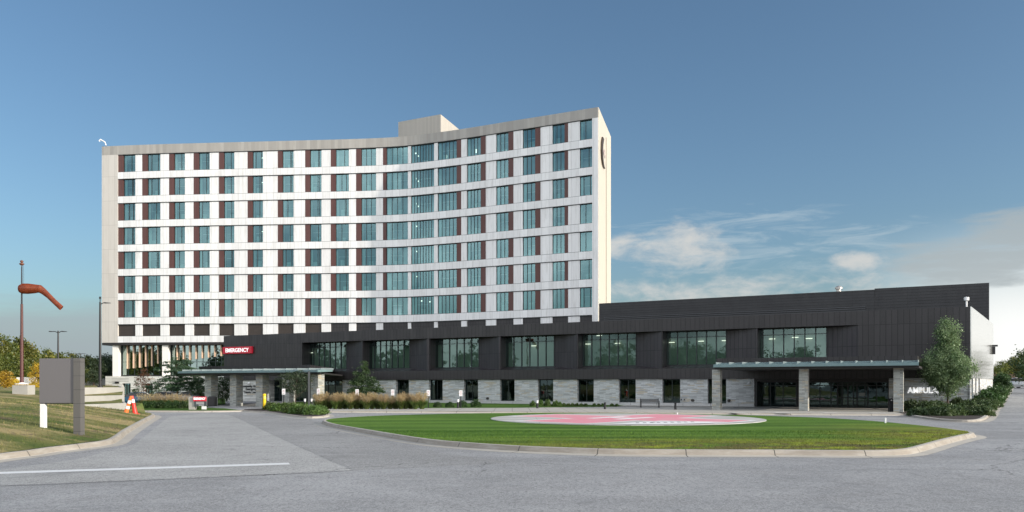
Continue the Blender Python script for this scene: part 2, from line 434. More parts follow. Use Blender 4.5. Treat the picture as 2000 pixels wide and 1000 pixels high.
def asphalt(name, base=(.285, .287, .292), patchy=.24):
    t = MT(name); o = t.tc.outputs['Object']
    big = t.noise(.09, o, 4, .6, 1.0); mid = t.noise(.8, o, 5, .6); fine = t.noise(11, o, 5, .8); grit = t.noise(26, o, 4, .75)
    streak = t.noise(1, t.map('Object', (.1, .22, 1)), 5, .7, 1.4)
    c = t.mix(tuple(x * (1 - patchy) for x in base), tuple(x * (1 + patchy) for x in base), t.rng(t.math('ADD', t.math('MULTIPLY', big, .6), t.math('MULTIPLY', streak, .4)), .35, .65))
    c = t.mix(c, tuple(x * .7 for x in base), t.math('MULTIPLY', t.rng(mid, .55, .8), .35))
    mot = t.noise(2.2, o, 6, .75, .6)
    c = t.mix(c, tuple(x * .55 for x in base), t.math('MULTIPLY', t.rng(mot, .5, .72), .55))
    c = t.mix(c, tuple(min(1, x * 1.35) for x in base), t.math('MULTIPLY', t.rng(mot, .48, .3), .5))
    agg = t.noise(7, t.map('Object', (1, .35, 1)), 8, .8)
    c = t.mix(c, tuple(min(1, x * 1.7) for x in base), t.math('MULTIPLY', t.rng(grit, .50, .60), .75))
    c = t.mix(c, tuple(x * .35 for x in base), t.math('MULTIPLY', t.rng(fine, .51, .60), .7))
    c = t.mix(c, tuple(x * .5 for x in base), t.math('MULTIPLY', t.rng(agg, .52, .66), .5))
    c = t.mix(c, tuple(min(1, x * 1.5) for x in base), t.math('MULTIPLY', t.rng(agg, .46, .34), .4))
    oil = t.noise(.35, t.map('Object', (1, 1, 1), (9, 4, 0)), 6, .75, 1.5)
    c = t.mix(c, tuple(x * .55 for x in base), t.math('MULTIPLY', t.rng(oil, .55, .68), .5))
    vo = t.N.new('ShaderNodeTexVoronoi'); vo.feature = 'DISTANCE_TO_EDGE'; vo.inputs['Scale'].default_value = .11
    dv = t.N.new('ShaderNodeVectorMath'); dv.operation = 'ADD'; t.L.new(o, dv.inputs[0])
    nz = t.N.new('ShaderNodeVectorMath'); nz.operation = 'SCALE'; nz.inputs['Scale'].default_value = 2.2; t.L.new(t.noise(.5, o, 5, .6, 0, True), nz.inputs[0]); t.L.new(nz.outputs[0], dv.inputs[1])
    t.L.new(dv.outputs[0], vo.inputs['Vector'])
    crack = t.math('MULTIPLY', t.math('LESS_THAN', vo.outputs['Distance'], .003), t.rng(big, .48, .56))
    c = t.mix(c, tuple(x * .3 for x in base), t.math('MULTIPLY', crack, .7))
    t.set(Base_Color=c, Roughness=t.rng(mid, .3, .7, .72, .9)); t.b.inputs['Specular IOR Level'].default_value = .3
    t.bump(t.math('ADD', grit, fine), .45, .012); return t.m
def concrete(name, base=(.46, .45, .42), joint=3.0, stain=(.30, .24, .18), jw=.012, face=None):
    t = MT(name); uv = t.tc.outputs['UV']; o = t.tc.outputs['Object']; X, Y, _ = t.xyz(uv)
    c = t.mix(tuple(x * .82 for x in base), tuple(x * 1.12 for x in base), t.noise(.8, o, 6, .6))
    c = t.mix(c, tuple(x * .7 for x in base), t.math('MULTIPLY', t.rng(t.noise(9, o, 5, .65), .5, .75), .4))
    c = t.mix(c, stain, t.math('MULTIPLY', t.rng(t.noise(1, t.map('UV', (.5, 5, 1)), 5, .7), .55, .8), .55))
    h = t.noise(30, o, 3)
    if face:
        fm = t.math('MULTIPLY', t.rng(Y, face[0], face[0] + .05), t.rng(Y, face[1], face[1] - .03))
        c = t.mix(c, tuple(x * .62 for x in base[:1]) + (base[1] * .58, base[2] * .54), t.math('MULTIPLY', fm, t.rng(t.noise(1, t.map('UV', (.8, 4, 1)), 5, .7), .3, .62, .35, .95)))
    if joint:
        ln = t.math('LESS_THAN', t.math('FRACT', t.math('DIVIDE', X, joint)), jw)
        c = t.mix(c, tuple(x * .18 for x in base), ln); h = t.math('SUBTRACT', h, ln)
    t.set(Base_Color=c, Roughness=.88); t.bump(h, .3, .01); return t.m
def lawn(name, g1, g2, dry, brown, dryamt=.5, thr=.5):
    t = MT(name); o = t.tc.outputs['Object']
    c = t.mix(g1, g2, t.rng(t.noise(.35, o, 5, .65), .35, .65))
    c = t.mix(c, dry, t.math('MULTIPLY', t.rng(t.noise(1, t.map('Object', (.16, .42, .3)), 6, .65), thr, thr + .16), dryamt))
    c = t.mix(c, brown, t.math('MULTIPLY', t.rng(t.noise(.55, o, 6, .7, 1.2), thr + .08, thr + .2), dryamt * .9))
    f = t.noise(26, t.map('Object', (1, 1, 1)), 4, .75)
    c = t.mix(c, tuple(x * .45 for x in g1), t.math('MULTIPLY', t.rng(f, .5, .7), .6))
    t.set(Base_Color=c, Roughness=.95); t.b.inputs['Specular IOR Level'].default_value = .1
    t.bump(t.math('ADD', f, t.noise(5, o, 4)), .9, .06); return t.m

M = {}
M['panel'] = seam_metal('white_metal_panel', (.80, .80, .80), 1.25, .34, .03, 0, metal=0, var=.07, stain=.6, staincol=(.55, .54, .52), seamdark=.6)  # streaks: weather stains plus grey sky reflections put into the colour
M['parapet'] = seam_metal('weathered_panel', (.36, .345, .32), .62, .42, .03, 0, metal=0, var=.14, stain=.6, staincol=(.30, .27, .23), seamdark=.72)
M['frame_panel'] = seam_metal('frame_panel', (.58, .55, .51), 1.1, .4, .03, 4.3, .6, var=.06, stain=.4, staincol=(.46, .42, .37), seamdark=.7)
M['endwall'] = seam_metal('cream_end_panel', (.56, .51, .42), 3.2, .42, .008, 0, var=.03, stain=.15, staincol=(.62, .57, .48), seamdark=.8)
M['pent'] = seam_metal('penthouse_panel', (.45, .42, .37), .3, .5, .1, 0, var=.05)
M['brown'] = seam_metal('dark_red_panel', (.095, .034, .028), .28, .4, .05, 0, var=.12)
M['louver'] = seam_metal('louvre_brown', (.045, .034, .028), .9, .5, .03, .16, 0, var=.08)
M['dark'] = seam_metal('charcoal_standing_seam', (.028, .025, .027), .52, .38, .13, 2.02, .14, var=.13, seamdark=.3)
M['dark2'] = seam_metal('charcoal_angled', (.038, .032, .036), .52, .38, .13, 2.02, .14, var=.12, seamdark=.3)
M['screen'] = seam_metal('screen_louvre', (.025, .025, .028), 6.0, .45, .004, .34, 0, var=.07, seamdark=.2)
M['black'] = plain('black_metal', (.014, .014, .016), .45)
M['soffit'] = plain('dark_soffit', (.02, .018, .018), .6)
M['mullion'] = plain('dark_mullion', (.016, .024, .026), .4)
M['fin'] = plain('wood_tone_fin', (.72, .50, .36), .55)
M['white'] = plain('white_paint', (.78, .78, .78), .5, var=.04)
M['col_white'] = plain('white_column', (.80, .78, .75), .5, var=.05)
M['stone'] = stone_mat('ledge_stone', True)
M['stone2'] = stone_mat('ledge_stone_column', True, .12, .6, (.36, .37, .35))
M['stone3'] = stone_mat('pale_stone', False, .22, 1.6, (.58, .58, .55))
M['base'] = concrete('base_concrete', (.50, .50, .50), 3.0)
M['glass'] = glass_mat('tower_glass')
M['glass2'] = glass_mat('wing_glass', (.50, .62, .57), (.60, .84, .80), .10)
M['glassd'] = glass_mat('dark_glass', (.14, .2, .2), (.5, .7, .7), .07)
M['room'] = plain('room_teal', (.10, .20, .22), .9, var=.5, nscale=.35)
M['roomd'] = plain('room_dark', (.012, .016, .017), .9)
M['shade'] = plain('grey_green_backing', (.38, .42, .37), .9, var=.2, nscale=.25)  # tree reflections in the wing windows put into this backing colour
M['curtain'] = plain('pale_curtain', (.42, .52, .50), .9, var=.15)
M['lamp'] = emis('ceiling_lamp', (1, .93, .8), 1.1)
M['warmroom'] = plain('warm_room', (.16, .09, .045), .9, var=.4, nscale=1.2)
M['red'] = plain('red_sign', (.62, .015, .04), .4, var=.05)
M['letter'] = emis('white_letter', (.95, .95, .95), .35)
M['blackletter'] = plain('black_letter', (.01, .01, .012), .5)
M['steelgreen'] = plain('canopy_glass_edge', (.16, .24, .25), .25, var=.2)
M['asphalt'] = asphalt('asphalt')
M['asphalt_light'] = asphalt('asphalt_light', (.335, .335, .33), .16)
M['asphalt_dark'] = asphalt('asphalt_dark', (.265, .265, .265), .16)
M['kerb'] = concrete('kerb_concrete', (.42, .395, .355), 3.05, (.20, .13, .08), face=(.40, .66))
M['walk'] = concrete('walk_concrete', (.40, .385, .35), 1.6, jw=.02)
M['bankwall'] = concrete('retaining_concrete', (.38, .37, .345), 0, (.22, .20, .17))
M['lawn'] = lawn('island_lawn', (.055, .135, .018), (.10, .21, .028), (.20, .25, .035), (.10, .085, .035), .45, .56)
_t = MT('island_lawn2'); _o = _t.tc.outputs['Object']; _X, _Y, _Z = _t.xyz(_o)
_n = _t.noise(1, _t.map('Object', (.10, .35, .3)), 6, .65); _n2 = _t.noise(.9, _o, 6, .75, .8); _f = _t.noise(24, _o, 4, .75)
_c = _t.mix((.055, .125, .022), (.125, .225, .042), _t.rng(_t.noise(1, _t.map('Object', (.05, .6, .3)), 5, .6), .38, .62))
_c = _t.mix(_c, (.13, .23, .03), _t.math('MULTIPLY', _t.rng(_n2, .5, .7), .45))
_fr = _t.math('MULTIPLY', _t.rng(_Y, 37, 29.5), _t.rng(_X, -6, 8)); _fr = _t.math('MAXIMUM', _fr, _t.math('MULTIPLY', _t.rng(_X, 12, 20), _t.rng(_Y, 50, 34)))
_c = _t.mix(_c, (.30, .33, .045), _t.math('MULTIPLY', _fr, _t.rng(_n, .40, .54)))
_c = _t.mix(_c, (.13, .11, .055), _t.math('MULTIPLY', _fr, _t.math('MULTIPLY', _t.rng(_n2, .42, .56), .9)))
_c = _t.mix(_c, (.02, .05, .01), _t.math('MULTIPLY', _t.rng(_f, .5, .68), .6))
_t.set(Base_Color=_c, Roughness=.95); _t.b.inputs['Specular IOR Level'].default_value = .1
_t.bump(_t.math('ADD', _f, _t.noise(4, _o, 4)), .9, .06); M['lawn'] = _t.m
M['bank'] = lawn('bank_lawn', (.085, .125, .035), (.19, .19, .07), (.38, .31, .16), (.17, .13, .085), .95, .44)
M['strip'] = lawn('strip_lawn', (.05, .11, .02), (.08, .15, .03), (.14, .15, .04), (.1, .08, .04), .3, .6)
M['mulch'] = plain('mulch', (.022, .013, .010), .95, var=.5, nscale=12)
M['far'] = lawn('far_land', (.04, .07, .02), (.06, .09, .03), (.1, .1, .04), (.08, .07, .04), .4)
M['paint'] = plain('road_paint', (.66, .67, .68), .7, var=.18, nscale=7)
M['bark'] = plain('bark', (.075, .055, .04), .9, var=.35, nscale=8)
M['leaf_bg'] = foliage('woods_leaves', (.06, .085, .018), (.20, .21, .04), (.42, .34, .06), .12, .4)
M['leaf_green'] = foliage('tree_leaves', (.022, .055, .016), (.075, .135, .045), None, .5, .35)
M['leaf_light'] = foliage('maple_leaves', (.06, .115, .04), (.24, .31, .16), None, .8, .4)
M['leaf_dark'] = foliage('dark_leaves', (.018, .035, .014), (.05, .075, .035), None, .7, .25)
M['leaf_teal'] = foliage('blue_green_leaves', (.025, .060, .028), (.085, .145, .075), None, .8, .3)
M['leaf_red'] = foliage('reddish_leaves', (.07, .03, .018), (.15, .06, .03), None, .8, .3)
M['leaf_yellow'] = foliage('yellow_leaves', (.45, .28, .02), (.75, .55, .05), None, .8, .4)
M['leaf_lime'] = foliage('juniper', (.05, .095, .018), (.13, .20, .05), None, 1.2, .3)
M['leaf_hedge'] = foliage('hedge', (.018, .045, .012), (.06, .11, .03), None, 1.4, .25)
M['leaf_shrub'] = foliage('shrub', (.025, .05, .018), (.095, .13, .045), None, 1.2, .3)
M['plume'] = foliage('grass_plume', (.34, .25, .12), (.60, .47, .27), None, 3, .4)
M['blade'] = foliage('grass_blade', (.05, .085, .015), (.13, .18, .04), None, 3, .4)

# ---------------------------------------------------------------- the ground
def ss(x, a, b):
    t = min(1, max(0, (x - a) / (b - a))); return t * t * (3 - 2 * t)
def zr(x, y): return .030 * max(0, min(y, 150) - 60) * ss(x, 36, 46)      # the drive on the right climbs
def flat(z): return lambda x, y: z
mbg = MB()
xs = [-3000, -800, -300, -150, -60, 0, 30, 34, 36, 38, 40, 42, 44, 46, 50, 60, 75, 90, 120, 300, 900, 3000]
ys = [-900, -200, -60, 0, 20, 40, 50, 60, 62, 66, 70, 76, 84, 92, 100, 112, 125, 140, 150, 200, 300, 800, 4500]
for i in range(len(xs) - 1):
    for j in range(len(ys) - 1):
        mbg.poly([(xs[a], ys[b], zr(xs[a], ys[b])) for a, b in ((i, j), (i + 1, j), (i + 1, j + 1), (i, j + 1))])
tag(mbg.build('ground', M['asphalt']), kind='structure')
tag(patch('far_land', [(-3000, 215), (3000, 215), (3000, 4400), (-3000, 4400)], 900, flat(.02), M['far']), kind='structure')
KP = [(.56, .006), (.14, .03), (.03, .2), (.0, .215), (-.15, .215), (-.17, .05)]   # kerb profile with its gutter pan
# lighter old surfacing of the drive, and the white line
pl = [G(*q) for q in ((330, 814), (400, 808), (450, 811), (500, 834), (575, 869), (640, 898), (690, 919), (560, 926), (0, 949), (0, 918), (150, 897), (262, 868), (300, 838))]
tag(patch('drive_surface', pl, 4, flat(.004), M['asphalt_light']), kind='structure')
pl = [G(*q) for q in ((452, 811), (545, 810), (590, 815), (620, 823), (655, 838), (750, 862), (860, 884), (1000, 903), (692, 919), (641, 898), (576, 869), (501, 834))]
tag(patch('road_surface', pl, 4, flat(.004), M['asphalt_dark']), kind='structure')
pl = [G(*q) for q in ((1925, 846), (1990, 836), (2300, 838), (2300, 850), (1990, 852), (1600, 905), (1700, 903))]
mb = MB()
a0, a1 = Vector(G(-300, 934)), Vector(G(565, 906)); dd = (a1 - a0).normalized(); nn = Vector((-dd.y, dd.x)) * .30
for k_ in range(40):
    p, q = a0 + (a1 - a0) * k_ / 40, a0 + (a1 - a0) * (k_ + 1) / 40
    mb.poly([(p.x - nn.x, p.y - nn.y, .010), (q.x - nn.x, q.y - nn.y, .010), (q.x + nn.x, q.y + nn.y, .010), (p.x + nn.x, p.y + nn.y, .010)])
tag(mb.build('road_line', M['paint']), kind='structure')
mb = MB()   # sealed joint across the road
rnd = random.Random(3)
pts = [G(x, y + rnd.uniform(-.6, .6), 0) for x, y in ((-200, 962), (0, 950), (100, 947), (200, 942), (300, 938), (400, 934), (500, 929), (600, 924), (690, 919.5))]
for p, q in zip(pts, pts[1:]):
    mb.poly([(p[0], p[1] - .018, .012), (q[0], q[1] - .018, .012), (q[0], q[1] + .018, .012), (p[0], p[1] + .018, .012)])
tag(mb.build('road_joint', plain('tar', (.06, .06, .063), .8)), kind='structure')

# --- grass island with the helipad
front = [(632, 821.5), (645, 826.5), (670, 831.5), (700, 836.5), (760, 846.5), (830, 857), (900, 863.5), (1000, 870), (1095, 874), (1200, 877), (1325, 878), (1430, 878.5), (1530, 878.5), (1640, 879.5), (1725, 879), (1770, 876.5), (1800, 870), (1840, 859), (1880, 849.5), (1897, 846.5)]
backp = [(1899, 843.5), (1880, 840), (1830, 834), (1770, 828), (1700, 822), (1600, 816), (1500, 812.8), (1400, 810), (1200, 807), (1000, 807), (900, 808), (800, 810), (720, 812.5), (660, 816), (638, 818.5)]
isl = [G(x, y, .215) for x, y in front + backp]
isl_s = smooth_path(isl, 3, True)
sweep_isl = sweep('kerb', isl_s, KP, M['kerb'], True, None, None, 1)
tag(sweep_isl, kind='structure')
PC = (7.37, 53.2); PR = 8.75
def zi(x, y):
    d = math.hypot(x - PC[0], y - PC[1])
    return .19 + .05 * ss(d, 26, 12)
inner = []
for i, p in enumerate(isl_s):
    a, b = Vector(isl_s[i - 1]), Vector(isl_s[(i + 1) % len(isl_s)]); d = (b - a).normalized()
    inner.append((p[0] - d.y * .13, p[1] + d.x * .13))
island = inner
tag(patch('island_lawn', island, 1.6, zi, M['lawn'], jitter=.3), kind='structure')

hp = thing('helipad', 'round concrete helipad with a faded pink cross and white letter H on the grass island', 'helipad', (PC[0], PC[1], 0))
def disc(name, r, z0, z1, mat, n=96, parent=None):
    mb = MB(); pts = [(r * math.cos(2 * math.pi * k_ / n), r * math.sin(2 * math.pi * k_ / n)) for k_ in range(n)]
    mb.prism(pts, z0, z1); return mb.build(name, mat, parent)
t = MT('pad_concrete'); o_ = t.tc.outputs['Object']
c_ = t.mix((.36, .355, .34), (.50, .49, .47), t.rng(t.noise(.35, t.map('Object', (1, 2.2, 1)), 5), .35, .65))
X_, Y_, _z = t.xyz(o_)
gr = t.math('MAXIMUM', t.math('LESS_THAN', t.math('FRACT', t.math('DIVIDE', X_, 2.9)), .012), t.math('LESS_THAN', t.math('FRACT', t.math('DIVIDE', Y_, 2.9)), .012))
c_ = t.mix(c_, (.2, .2, .2), t.math('MULTIPLY', gr, .6)); t.set(Base_Color=c_, Roughness=.85); t.bump(t.noise(20, o_, 4), .3, .01)
disc('pad_slab', PR, .05, .275, t.m, parent=hp)
def worn(name, col, amt=.5):
    t = MT(name); n = t.noise(1.1, t.tc.outputs['Object'], 6, .7)
    c = t.mix(col, (.52, .50, .48), t.math('MULTIPLY', t.rng(n, .42, .7), amt)); t.set(Base_Color=c, Roughness=.8); return t.m
ca, sa = math.cos(R(48)), math.sin(R(48))
def rotp(pts): return [(x * ca - y * sa, x * sa + y * ca) for x, y in pts]
def sheet(name, polys, z, mat, parent):
    mb = MB()
    for pts in polys: mb.poly([(x, y, z) for x, y in pts])
    return mb.build(name, mat, parent)
def cross(w, L): return [(-L, -w), (-w, -w), (-w, -L), (w, -L), (w, -w), (L, -w), (L, w), (w, w), (w, L), (-w, L), (-w, w), (-L, w)]
sheet('white_border', [rotp(cross(2.75, 7.9))], .281, worn('worn_white', (.74, .74, .73), .35), hp)
sheet('pink_cross', [rotp(cross(2.35, 7.5))], .286, worn('worn_pink', (.70, .25, .31), .35), hp)
H = [[(-1.35, -2.1), (-.7, -2.1), (-.7, 2.1), (-1.35, 2.1)], [(.7, -2.1), (1.35, -2.1), (1.35, 2.1), (.7, 2.1)], [(-.7, -.3), (.7, -.3), (.7, .3), (-.7, .3)]]
hr = []
for q in H:
    a_ = R(-42); hr.append([(x * math.cos(a_) - y * math.sin(a_) - .2, x * math.sin(a_) + y * math.cos(a_) + .4) for x, y in q])
sheet('letter_h', hr, .292, worn('white_h', (.82, .82, .82), .1), hp)
tri = [(-1.9, -7.9), (.6, -8.4), (3.4, -7.2), (5.2, -5.6), (1.6, -3.9)]
sheet('white_patch', [tri], .297, worn('white_patch_paint', (.78, .78, .78), .15), hp)
mb = MB()
for k_ in range(9):
    x, y = -.4 + k_ * .42, -7.1 + k_ * .14
    mb.poly([(x, y, .302), (x + .22, y + .03, .302), (x + .30, y + .8, .302), (x + .12, y + .8, .302)])
for k_ in range(14):
    a0_, a1_ = R(200 - k_ * 12), R(200 - (k_ + 1) * 12)
    mb.poly([(1.8 + r_ * math.cos(a_), -6.0 + r_ * .75 * math.sin(a_), .302) for r_, a_ in ((1.2, a0_), (1.2, a1_), (.95, a1_), (.95, a0_))][::-1])
mb.build('patch_emblem', plain('grey_paint', (.30, .29, .30), .8), hp)
tl = thing('marker_light', 'small white landing light post at the far rim of the helipad', 'marker light', (*G(1323, 812, .2), .2))
mb = MB(); mb.lathe(0, 0, [(.1, 0), (.1, .06), (.035, .07), (.035, .22)]); mb.build('post', M['white'], tl)
mb = MB(); mb.lathe(0, 0, [(.08, .222), (.09, .3), (.04, .38)]); mb.build('lens', M['white'], tl)
tl.scale = (.6, .6, .6)
tl = thing('marker_post', 'short white marker post in the grass at the back edge of the island', 'marker post', (*G(1729, 827, .2), .2))
mb = MB(); mb.lathe(0, 0, [(.05, 0), (.05, .3), (.02, .33)]); mb.build('post', M['white'], tl)

mb = MB()
for a_, b_ in ((1433, 1461), (1515, 1547), (1612, 1641), (1704, 1735)):
    p, q = G(a_, 806.9, .16), G(b_, 807.4, .16); mb.hexa([(p[0], p[1], .157), (q[0], q[1], .157), (q[0], q[1] + .9, .157), (p[0], p[1] + .9, .157)], [(p[0], p[1], .175), (q[0], q[1], .175), (q[0], q[1] + .9, .175), (p[0], p[1] + .9, .175)])
tag(mb.build('pale_kerb_strips', plain('pale_strip', (.62, .61, .58), .8)), kind='structure')  # four thin pale slabs laid along the kerb top
# --- bank on the left
kb = [(-20.0, 4.0), (-17.6, 14.0), (-16.9, 22.0), G(0, 887, .2), G(60, 880, .2), G(100, 874, .2), G(160, 867, .2), G(210, 860, .2), G(228, 852, .2), G(243, 841, .2), G(262, 830, .2), G(282, 819, .2), G(297, 811.5, .2), G(300, 808.8, .2), G(292, 806.5, .2), G(268, 805.5, .2)]
kb_s = smooth_path(kb, 4)
tag(sweep('bank_kerb', kb_s, [(q[0], q[1]) for q in KP], M['kerb'], False, None, None, 1), kind='structure')
W3, W2, W1 = (-30.3, 64.0), (-34.3, 72.0), (-38.0, 80.0)
zero = [Vector(p) for p in kb_s] + [Vector(W3)]
def seg_d(p, a, b):
    ab = b - a; t_ = max(0, min(1, (p - a).dot(ab) / max(ab.length_squared, 1e-9))); return (p - (a + ab * t_)).length
def zb(x, y):
    p = Vector((x, y)); d = min(seg_d(p, a, b) for a, b in zip(zero, zero[1:]))
    bump_ = .10 * math.sin(x * .31 + 1) * math.sin(y * .23) * min(1, d / 6)
    z = .2 + 1.98 * (1 - math.exp(-d / 9)) + bump_
    if x < -29.5: z = max(z, (.98 if y > 64.3 else 0), (1.48 if y > 72.3 else 0), (2.1 if y > 80.3 else 0))
    return z
ib = []
for i, p in enumerate(kb_s):
    a, b = Vector(kb_s[max(i - 1, 0)]), Vector(kb_s[min(i + 1, len(kb_s) - 1)]); d = (b - a).normalized()
    ib.append((p[0] - d.y * .13, p[1] + d.x * .13))
bank_poly = ib + [W3, W2, W1, (-100, 205), (-101, 214), (-330, 214), (-330, 4)]
tag(patch('grass_bank', bank_poly, 2.0, zb, M['bank'], jitter=.5), kind='structure')
def wall_run(name, label, pts, z0, z1, th=.3, group=None, mat='bankwall'):
    mb = MB()
    L_, R_ = [], []
    for i, p in enumerate(pts):
        a, b = Vector(pts[max(i - 1, 0)]), Vector(pts[min(i + 1, len(pts) - 1)]); d = (b - a).normalized(); nr = Vector((d.y, -d.x)) * th / 2
        L_.append((p[0] + nr.x, p[1] + nr.y)); R_.append((p[0] - nr.x, p[1] - nr.y))
    mb.prism(L_ + R_[::-1], z0, z1)
    o = mb.build(name, M[mat], None, bevel=.02); return tag(o, label, 'retaining wall', group)
g = 'stepped concrete retaining walls at the end of the bank'
wall_run('retaining_wall', 'lowest of the three stepped pale concrete retaining walls, behind the orange and white barricade posts', [(-33.6, 58.2), (-31.4, 58.6), (-30.6, 60.5), W3], -.2, 1.02, .3, g)
wall_run('retaining_wall', 'middle of the three stepped pale concrete retaining walls on the bank', [(-37.0, 66.2), (-35.0, 66.8), (-34.4, 69), W2], -.2, 1.52, .3, g)
wall_run('retaining_wall', 'topmost of the three stepped pale concrete retaining walls, at the crest of the bank', [(-41.0, 73.6), (-38.9, 74.4), (-38.2, 77), W1], -.2, 2.18, .3, g)
wall_run('retaining_wall', 'long plain concrete wall running back from the stepped walls along the upper parking', [W1, (-99.8, 205)], -.3, 2.22, .3)
wall_run('retaining_wall', 'short concrete return joining the ends of the stepped walls', [(-30.55, 64.6), (-34.1, 71.6)], -.3, .98, .28)

# --- walks, beds and kerbs by the buildings
def kerbline(name, pxs, prof, mat, z=.15, per=3, sgn=1, zf=None):
    return tag(sweep(name, smooth_path([G(x, y, z) if len((x, y)) == 2 else 0 for x, y in pxs], per), prof, mat, False, zf, None, sgn), kind='structure')
KS = [(.45, .006), (.10, .02), (.02, .15), (-.15, .155)]
fl = [(622, 802.6), (700, 803), (800, 803.3), (1000, 804), (1200, 805.3), (1400, 806.3), (1590, 807.6), (1767, 808.5)]
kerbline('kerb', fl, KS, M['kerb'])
bk = [(1700, 797), (1400, 795), (1200, 794.5), (1000, 796.5), (800, 797.2), (622, 797.4)]
tag(patch('sidewalk', [G(x, y, .15) for x, y in fl] + [G(x, y, .15) for x, y in bk], 3, flat(.150), M['walk']), kind='structure')
bl_ = [(622, 797.2), (800, 797), (1000, 796.3), (1200, 794.3), (1240, 790), (700, 784), (560, 785), (560, 792)]
tag(patch('planting_lawn', [G(x, y, .12) for x, y in bl_], 3, flat(.12), M['strip']), kind='structure')
# paved apron under the right canopy
tag(patch('entrance_apron', [G(x, y, .1) for x, y in ((1205, 794.5), (1400, 795.2), (1700, 797.2), (1766, 808), (1762, 799), (1740, 794), (1400, 789), (1240, 789))], 3, flat(.142), M['walk']), kind='structure')
# small planted island by the left canopy
li = [(476, 801.5), (515, 803.2), (545, 807), (580, 812), (610, 813.5), (636, 811.5), (641, 808), (628, 803.5), (600, 800), (530, 798.2), (480, 799)]
lis = smooth_path([G(x, y, .15) for x, y in li], 3, True)
ar = sum(lis[i - 1][0] * lis[i][1] - lis[i][0] * lis[i - 1][1] for i in range(len(lis)))
tag(sweep('kerb', lis, KS, M['kerb'], True, None, None, 1 if ar > 0 else -1), kind='structure')
tag(patch('planting_bed', lis, 2, flat(.145), M['mulch']), kind='structure')
# far kerb and grass strip on the left with the bed of grasses
kerbline('kerb', [(232, 801.0), (300, 801.6), (400, 802.2), (474, 801.4)], KS, M['kerb'])
tag(patch('verge', [G(x, y, .15) for x, y in ((232, 801), (300, 801.6), (400, 802.2), (474, 801.4), (440, 797.5), (400, 796), (300, 795), (236, 795.5))], 3, flat(.148), M['strip']), kind='structure')
tag(patch('tower_forecourt', [G(x, y, .05) for x, y in ((270, 794.5), (395, 795.5), (440, 789), (440, 776), (200, 776), (236, 790))], 4, flat(.02), M['strip']), kind='structure')
# bed on the right, following the climb of the drive
rb = [G(1767, 808.5, .15), G(1795, 813, .15), G(1830, 817.5, .15), G(1870, 820, .15), G(1905, 820, .15), G(1922, 816, .15)]
def on_ramp(px, Y): return ((px - 1000) / F * Y, Y)
rb += [on_ramp(1934, 66), on_ramp(1944, 74), on_ramp(1956, 90), on_ramp(1968, 112), on_ramp(1976, 140)]
rbs = smooth_path(rb, 4)
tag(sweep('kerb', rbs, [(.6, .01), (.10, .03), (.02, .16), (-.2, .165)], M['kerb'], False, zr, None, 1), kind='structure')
bedp = rbs + [(70, 140), (58, 99), (41, 75), (36, 78)]
tag(patch('shrub_bed', bedp, 2.5, lambda x, y: zr(x, y) + .15, M['mulch'], jitter=.4), kind='structure')

# ---------------------------------------------------------------- charcoal emergency wing, in its own frame (x along the front, y back)
OX, OY = 0.0, 98.8
ux, uy = Vector((.8788, -.4772)), Vector((.4772, .8788))
OD = Vector((OX, OY)).dot(uy)
def U(px, v=0.0):
    dx = (px - 1000) / F; t_ = (v + OD) / (dx * uy.x + uy.y)
    p = Vector((dx * t_ - OX, t_ - OY)); return p.dot(ux)
def W(u, v): return (OX + ux.x * u + uy.x * v, OY + ux.y * u + uy.y * v)
RZ = math.atan2(ux.y, ux.x)
wing = thing('emergency_wing', 'long charcoal metal clad two storey emergency wing on a pale ledge stone ground floor', 'building', (OX, OY, 0), RZ)
ZT, ZH, ZS, ZF, ZB = 9.66, 8.30, 4.55, 4.2, 3.06      # roof, window head, sill, fascia top, fascia bottom
uL, uR = U(437), U(1895)
SW = Vector((2.67, 26.6))                                # run of the side wall
mb = MB(); D = 22.0
sx = SW.x / SW.y
mb.box(uL, uR, 0, 2.2, ZH, ZT)
mb.build('roof_fascia', M['dark'], wing)
mb = MB(); mb.box(uL, uR, 0, 2.2, ZB, ZF); mb.build('lower_fascia', M['dark'], wing)
mb = MB()
mb.box(uL, U(590), 0.003, 2.2, ZF, ZH)
mb.build('metal_wall', M['dark'], wing); mb = MB()
mb.box(U(1676) , uR, 0.003, 2.2, ZF, ZH)
mb.build('metal_wall', M['dark'], wing)
mb = MB()     # mass behind, with the skewed side
mb.prism([(uL, 2.2), (uR + sx * 2.2, 2.2), (uR + SW.x, SW.y), (uL, SW.y)], ZB + .02, ZT - .25)
mb.prism([(uL + .3, 2.6), (uR + sx * 2.6 - .02, 2.6), (uR + SW.x - .02, SW.y), (uL + .3, SW.y)], 0, ZB + .02)
mb.build('main_mass', M['soffit'], wing)
